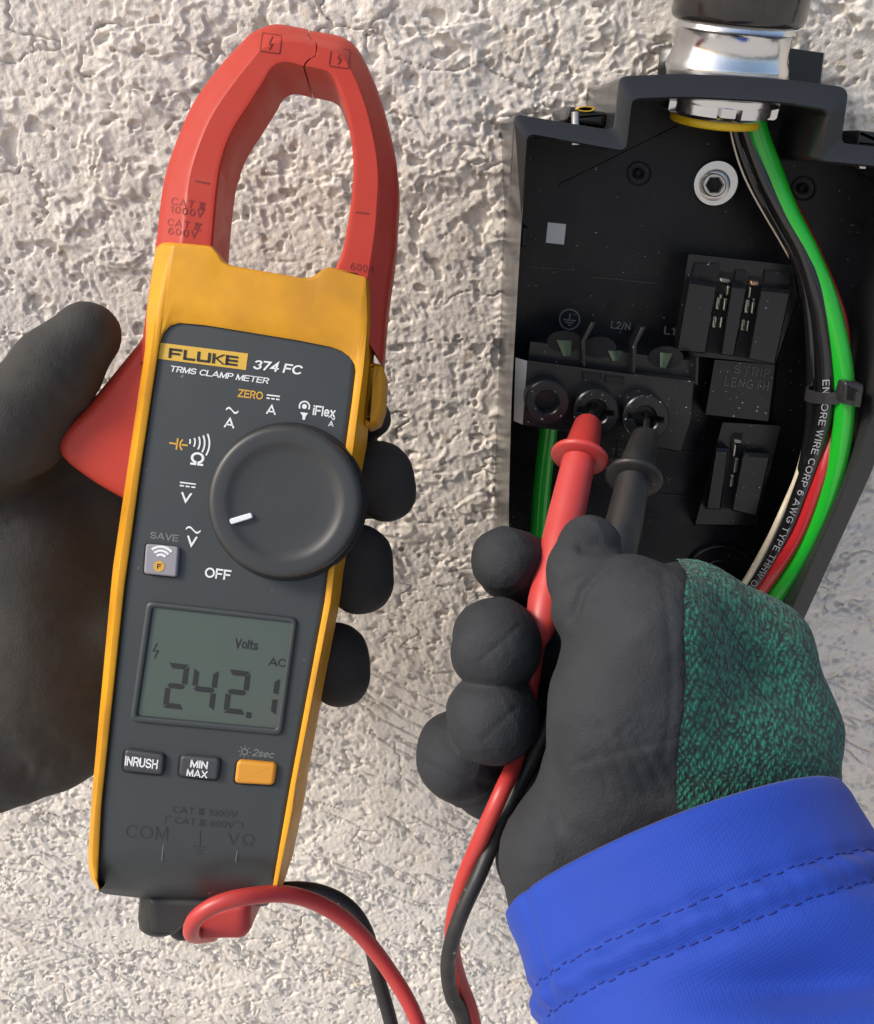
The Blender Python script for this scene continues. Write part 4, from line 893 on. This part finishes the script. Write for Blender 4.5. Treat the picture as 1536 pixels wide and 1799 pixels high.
# left hand, behind the meter
def left(P):
    th = chain(P, [(-60, 790, 276, 17), (30, 745, 262, 14.5), (100, 650, 257, 11.3), (156, 587, 257, 9.2)], 4)
    palm = chain(P, [(20, 900, 302, 17), (190, 900, 303, 15), (190, 1100, 303, 15), (60, 1250, 304, 18)], 8)
    for c in ([(20, 900, 302, 17), (10, 1240, 302, 19), (-120, 1300, 300, 20)], [(110, 1000, 302, 17), (100, 1235, 303, 18.5), (105, 1292, 304, 16)], [(-60, 790, 282, 18), (70, 960, 293, 19), (60, 1180, 296, 19)], [(-60, 790, 282, 20), (-100, 1000, 295, 24), (-110, 1310, 298, 22)], [(20, 1330, 303, 15), (-30, 1345, 303, 14)], [(20, 1340, 303, 10), (8, 1374, 303, 8)], [(90, 1320, 303, 9), (89, 1354, 303, 6.5)], [(140, 1300, 303, 8), (146, 1328, 303, 5.5)]):
        palm = smin(palm, chain(P, c, 8), 8)
    # the inner edge of the palm by the lever
    palm = smin(palm, chain(P, [(130, 815, 296, 11), (215, 830, 300, 10)], 6), 8)
    f = smin(th, palm, 5)
    for c in ([(190, 880, 304, 11), (430, 820, 309, 11), (610, 765, 303, 9.5), (655, 735, 291, 5.6), (652, 722, 286, 5)],
              [(190, 910, 304, 12), (430, 880, 309, 11.5), (610, 857, 304, 11), (662, 848, 290, 10.8), (665, 838, 281, 10.3), (678, 866, 281, 9.4)],
              [(190, 1010, 304, 12), (430, 1010, 308, 11.5), (580, 1003, 304, 11.2), (622, 994, 291, 11), (628, 980, 281, 10.2), (634, 1022, 281, 10.2)],
              [(180, 1130, 304, 12), (420, 1160, 308, 11), (545, 1170, 303, 10.6), (584, 1168, 290, 10.2), (591, 1152, 281, 9.4), (597, 1188, 281, 9.4)]):
        f = smin(f, chain(P, c, 3), 1.2)
    # folds where the glove bunches at its lower edge
    x, y, z = P
    f = f+.35*np.sin(x*.42+z*.16+1.0)*np.clip((-66-z)/12, 0, 1)
    return f
lv, lf = field((-165, 238, -105), (5, 326, 75), .85, left)
lv = laps(lv, lf, 2); ln = normals(lv, lf)
wr = fbm(lv[:, 0]/9+lv[:, 2]/16, lv[:, 2]/9, 201, 3)-.5
lx, ly = to_px(lv); lfr = np.clip(-ln[:, 1]*1.6, 0, 1)
def ridges(v, sc, seed):
    return (1-np.abs(fbm(v[:, 0]/sc+v[:, 1]/(sc*1.3), v[:, 2]/sc-v[:, 1]/(sc*1.7), seed, 3)-.5)*2)**4-.4
def creases(qx, qy, fr, lst):
    o = np.zeros(len(qx))
    for pts, wd, dep in lst:
        p = resample(np.array(pts, float), 40); m = np.full(len(qx), 1e9)
        for a_ in p: m = np.minimum(m, (qx-a_[0])**2+(qy-a_[1])**2)
        o -= dep*np.exp(-m/wd**2)*fr
    return o
wr = wr+2.2*(fbm(lv[:, 0]/21, lv[:, 2]/21+lv[:, 1]/23, 207, 2)-.5)+.35*ridges(lv, 13, 209)
wr = wr+2*creases(lx, ly, lfr, [([(5, 885), (60, 852), (104, 826)], 9, .7), ([(20, 915), (80, 885), (130, 850)], 11, .5), ([(58, 1396), (70, 1370), (84, 1340)], 9, .6), ([(116, 1370), (122, 1345), (124, 1320)], 8, .6), ([(34, 1410), (42, 1380), (46, 1350)], 9, .5), ([(40, 660), (90, 690), (120, 720)], 8, .35), ([(60, 620), (110, 650), (140, 690)], 8, .3)])
lv = lv+ln*(.5*wr+.12*(fbm(lv[:, 0]/1.5, lv[:, 2]/1.5+lv[:, 1]/1.5, 205, 2)-.5))[:, None]
lh = mk('gloved_hand', lv, lf, M['glove'], None, angle=None)
tag(lh, 'left hand in black work glove gripping the yellow meter from behind', 'hand')
# right hand, pinching the two probes
def right(P):
    th = chain(P, [(1036, 962, 241, 8.6), (1028, 1010, 236, 9.6), (1050, 1060, 229, 12.5)], 4)
    prox = chain(P, [(1092, 1080, 226, 14.2), (1128, 1115, 224, 17), (1100, 1260, 224, 18.5)], 6)
    base = chain(P, [(1105, 1240, 226, 19.5), (1080, 1380, 228, 16.5), (985, 1500, 230, 14), (1000, 1600, 230, 15)], 6)
    base = smin(base, chain(P, [(1140, 1200, 228, 20), (1170, 1380, 232, 20), (1160, 1560, 234, 20)], 6), 5)
    back = chain(P, [(1215, 1115, 238, 18), (1300, 1170, 243, 17.5), (1330, 1290, 240, 18.5), (1335, 1420, 236, 17.5), (1290, 1580, 234, 20)], 8)
    back = smin(back, chain(P, [(1190, 1090, 236, 14), (1160, 1290, 234, 20), (1250, 1300, 234, 21)], 8), 6)
    f = smin(smin(prox, base, 4), back, 6)
    f = smin(f, th, 1.6)
    # palm behind, carrying the little finger
    f = smin(f, chain(P, [(1230, 1200, 262, 17), (1100, 1330, 262, 15), (985, 1420, 256, 14), (960, 1500, 246, 14)], 6), 4)
    f = smin(f, chain(P, [(910, 1400, 262, 9), (985, 1440, 256, 10)], 4), 4)
    for c in ([(1230, 1110, 266, 12), (1080, 1060, 276, 11), (970, 1020, 276, 10.4), (905, 995, 268, 10.2), (889, 986, 262, 9.9)],
              [(1230, 1170, 268, 12), (1050, 1150, 280, 11.5), (905, 1150, 276, 12), (876, 1134, 260, 12.2), (873, 1132, 247, 12.1), (868, 1138, 244, 11.4)],
              [(1230, 1230, 268, 12), (1050, 1250, 280, 11.5), (905, 1275, 276, 12), (870, 1266, 258, 11.8), (868, 1258, 246, 11.7), (862, 1266, 242, 11.2)],
              [(1200, 1300, 266, 12), (1000, 1370, 276, 11), (860, 1370, 276, 11), (808, 1340, 266, 11.6), (806, 1330, 258, 11.6), (800, 1336, 254, 11)]):
        f = smin(f, chain(P, c, 3), 1.0)
    return f
rv, rf = field((-14, 196, -118), (118, 300, 12), .72, right)
rv = laps(rv, rf, 2); rn = normals(rv, rf); qx, qy = to_px(rv)
# folds: creases running round the thumb joint, fine leather-like wrinkles, seam across each fingertip
dis = .30*ridges(rv, 12, 311)+1.5*(fbm(rv[:, 0]/17, rv[:, 2]/17+rv[:, 1]/19, 299, 2)-.5)+.5*(fbm(rv[:, 0]/8, rv[:, 2]/8+rv[:, 1]/11, 301, 3)-.5)
front = np.clip(-rn[:, 1]*1.6, 0, 1)
def crease(pts, wd, dep):
    p = resample(np.array(pts, float), 40); m = np.full(len(rv), 1e9)
    for a_ in p: m = np.minimum(m, (qx-a_[0])**2+(qy-a_[1])**2)
    return -dep*np.exp(-m/wd**2)*front
tips = [(871, 1132, 11), (866, 1262, 11)]
dis = dis+crease([(1022, 958), (1055, 950), (1098, 962)], 10, 1.1)+crease([(1005, 1085), (1018, 1040), (1060, 995), (1120, 968)], 8, 1.3)+crease([(1040, 1050), (1080, 1010), (1150, 985)], 9, .5)
dis = dis+crease([(845, 1160), (880, 1130), (912, 1098)], 4, .35)+crease([(850, 1300), (880, 1268), (905, 1245)], 4, .35)+crease([(986, 1290), (978, 1380), (976, 1450)], 14, .9)
for k in range(7): dis = dis+crease([(1010+26*k, 1345-6*k), (1060+24*k, 1318-4*k), (1110+20*k, 1270+3*k)], 5, .28)
for k in range(5): dis = dis+crease([(1020+34*k, 1260+14*k), (1050+34*k, 1330+10*k), (1070+34*k, 1400)], 6, .22)
dis = dis+crease([(1165, 1010), (1178, 1120), (1182, 1230), (1170, 1330)], 7, .35)+crease([(960, 975), (985, 1000), (1000, 1040)], 7, .4)+crease([(850, 960), (890, 950), (930, 960)], 9, .3)+crease([(745, 1340), (800, 1370), (860, 1380)], 7, .5)
rv = rv+rn*dis[:, None]+rn*(.10*(fbm(rv[:, 0]/1.4, rv[:, 2]/1.4+rv[:, 1]/1.4, 305, 2)-.5))[:, None]
rh = mk('gloved_hand', rv, rf, M['glove2'], None, angle=None)
tag(rh, 'right hand in black and green glove holding both probes to the terminals', 'hand')
# green knitted back of the right glove
edge = 1201+2.5*np.sin(qy/37.0)+.8*np.sin(qy/9.0+1)-18*np.clip((1010-qy)/30, 0, 1)-.05*(qy-1150)*(qy > 1150)
kf = (qx > edge) & (rv[:, 1] < 275)
fm = kf[rf].all(1); used = np.unique(rf[fm]); mp_ = np.full(len(rv), -1); mp_[used] = np.arange(len(used))
kv = rv[used]+rn[used]*.7
sn = (qx[used] < edge[used]+5.5) & (qx[used]-edge[used] > 0)
kv[sn, 0] -= ((qx[used]-edge[used])*rv[used, 1]/F)[sn]
mk('knit_back', kv, mp_[rf[fm]], M['knit'], rh, angle=None)
# blue sleeve
Lh, Rh = X(890, 1605, 224), X(1462, 1392, 232)
C0 = (Lh+Rh)/2+np.array((0, -1, 0)); e1 = (Rh-Lh)/2; r0 = np.linalg.norm(e1); e1 = e1/r0
ph = R(35); q_ = np.array((e1[2], 0, -e1[0])); q_ /= np.linalg.norm(q_)
if q_[2] > 0: q_ = -q_
A_ = q_*math.cos(ph)+np.array((0, -math.sin(ph), 0)); A_ -= e1*np.dot(A_, e1); A_ /= np.linalg.norm(A_); e2 = np.cross(e1, A_)
if e2[1] > 0: e2 = -e2
def sleeve_pt(t, a, off=0):
    """t mm along the arm from the hem, a angle (pi/2 faces the viewer)"""
    ra = r0+off+.10*t+.9*math.sin(a*3+t*.12); rb_ = 37+off+.05*t
    fold = 0
    s1, s2 = 17.5, 24.0
    for s_, dp, wd in ((s1, 1.0, 1.6), (s2, 1.3, 2.2)): fold -= dp*math.exp(-((t-s_)/wd)**2)
    fold += .7*math.exp(-((t-(s1+s2)/2)/3)**2)+.5*math.exp(-((t-3)/3)**2)
    fold += 1.1*math.sin(a*5+t*.05+1)*min(1, t/60)+2.6*math.exp(-((t-46-9*math.cos(a))/6)**2)*math.sin(a)-1.8*math.exp(-((t-33-7*math.cos(a))/5)**2)*max(0, math.sin(a*1.3))
    fold += 3.4*sstep(26, 60, t)*math.sin(a*2.2+t*.075-1.2)+1.5*sstep(24, 50, t)*math.sin(a*6.3-t*.11)*(.5+.5*math.sin(a*1.7))
    wn_ = sstep(.2, .7, a)*(1-sstep(1.5, 2.1, a)); fold += -3.8*math.exp(-((t-36-11*(1.6-a))/4)**2)*wn_+2.4*math.exp(-((t-45-11*(1.6-a))/6)**2)*wn_
    wn_ = sstep(1.6, 2.0, a)*(1-sstep(2.7, 3.1, a)); fold += -3.2*math.exp(-((t-40+9*(a-2.3))/4)**2)*wn_+2.2*math.exp(-((t-50+12*(a-2.3))/5)**2)*wn_
    fold += .32*math.sin(a*23+math.sin(t*.3)*2)*math.exp(-((t-20)/5)**2)+.12*math.sin(a*61+1)*math.exp(-((t-20.7)/4)**2)
    fold -= 1.1*math.exp(-((a-2.62-.004*t)/.035)**2)*math.exp(-(t/26)**4)
    return C0+A_*t+e1*(ra+fold)*math.cos(a)+e2*(rb_+fold)*math.sin(a)
NA = 220; aa = np.linspace(0, 2*np.pi, NA, endpoint=False)
rows = [[sleeve_pt(t, a, -1.8) for a in aa] for t in (14, 6, 1.0)]+[[sleeve_pt(-.3, a, -.9) for a in aa]]+[[sleeve_pt(t, a, 0) for a in aa] for t in list(np.arange(.4, 70, .8))+list(np.arange(70, 150, 4))]
slv = mk('sleeve', *loft(rows, caps=False), M['sleeve'], rh, angle=None)
slv['label'] = 'bright blue jacket sleeve with two stitched hem seams'
for t0 in (17.5, 24.0):
    g = G(); a = .25
    while a < 2.9:
        pts = [sleeve_pt(t0+.25*math.sin(a*40), a+q, .22) for q in (0, .02, .042)]
        g.add(tube(pts, [.12, .2, .12], 6, 6)); a += .062
    g.mk('stitch_row', M['cuff'], slv, angle=None)
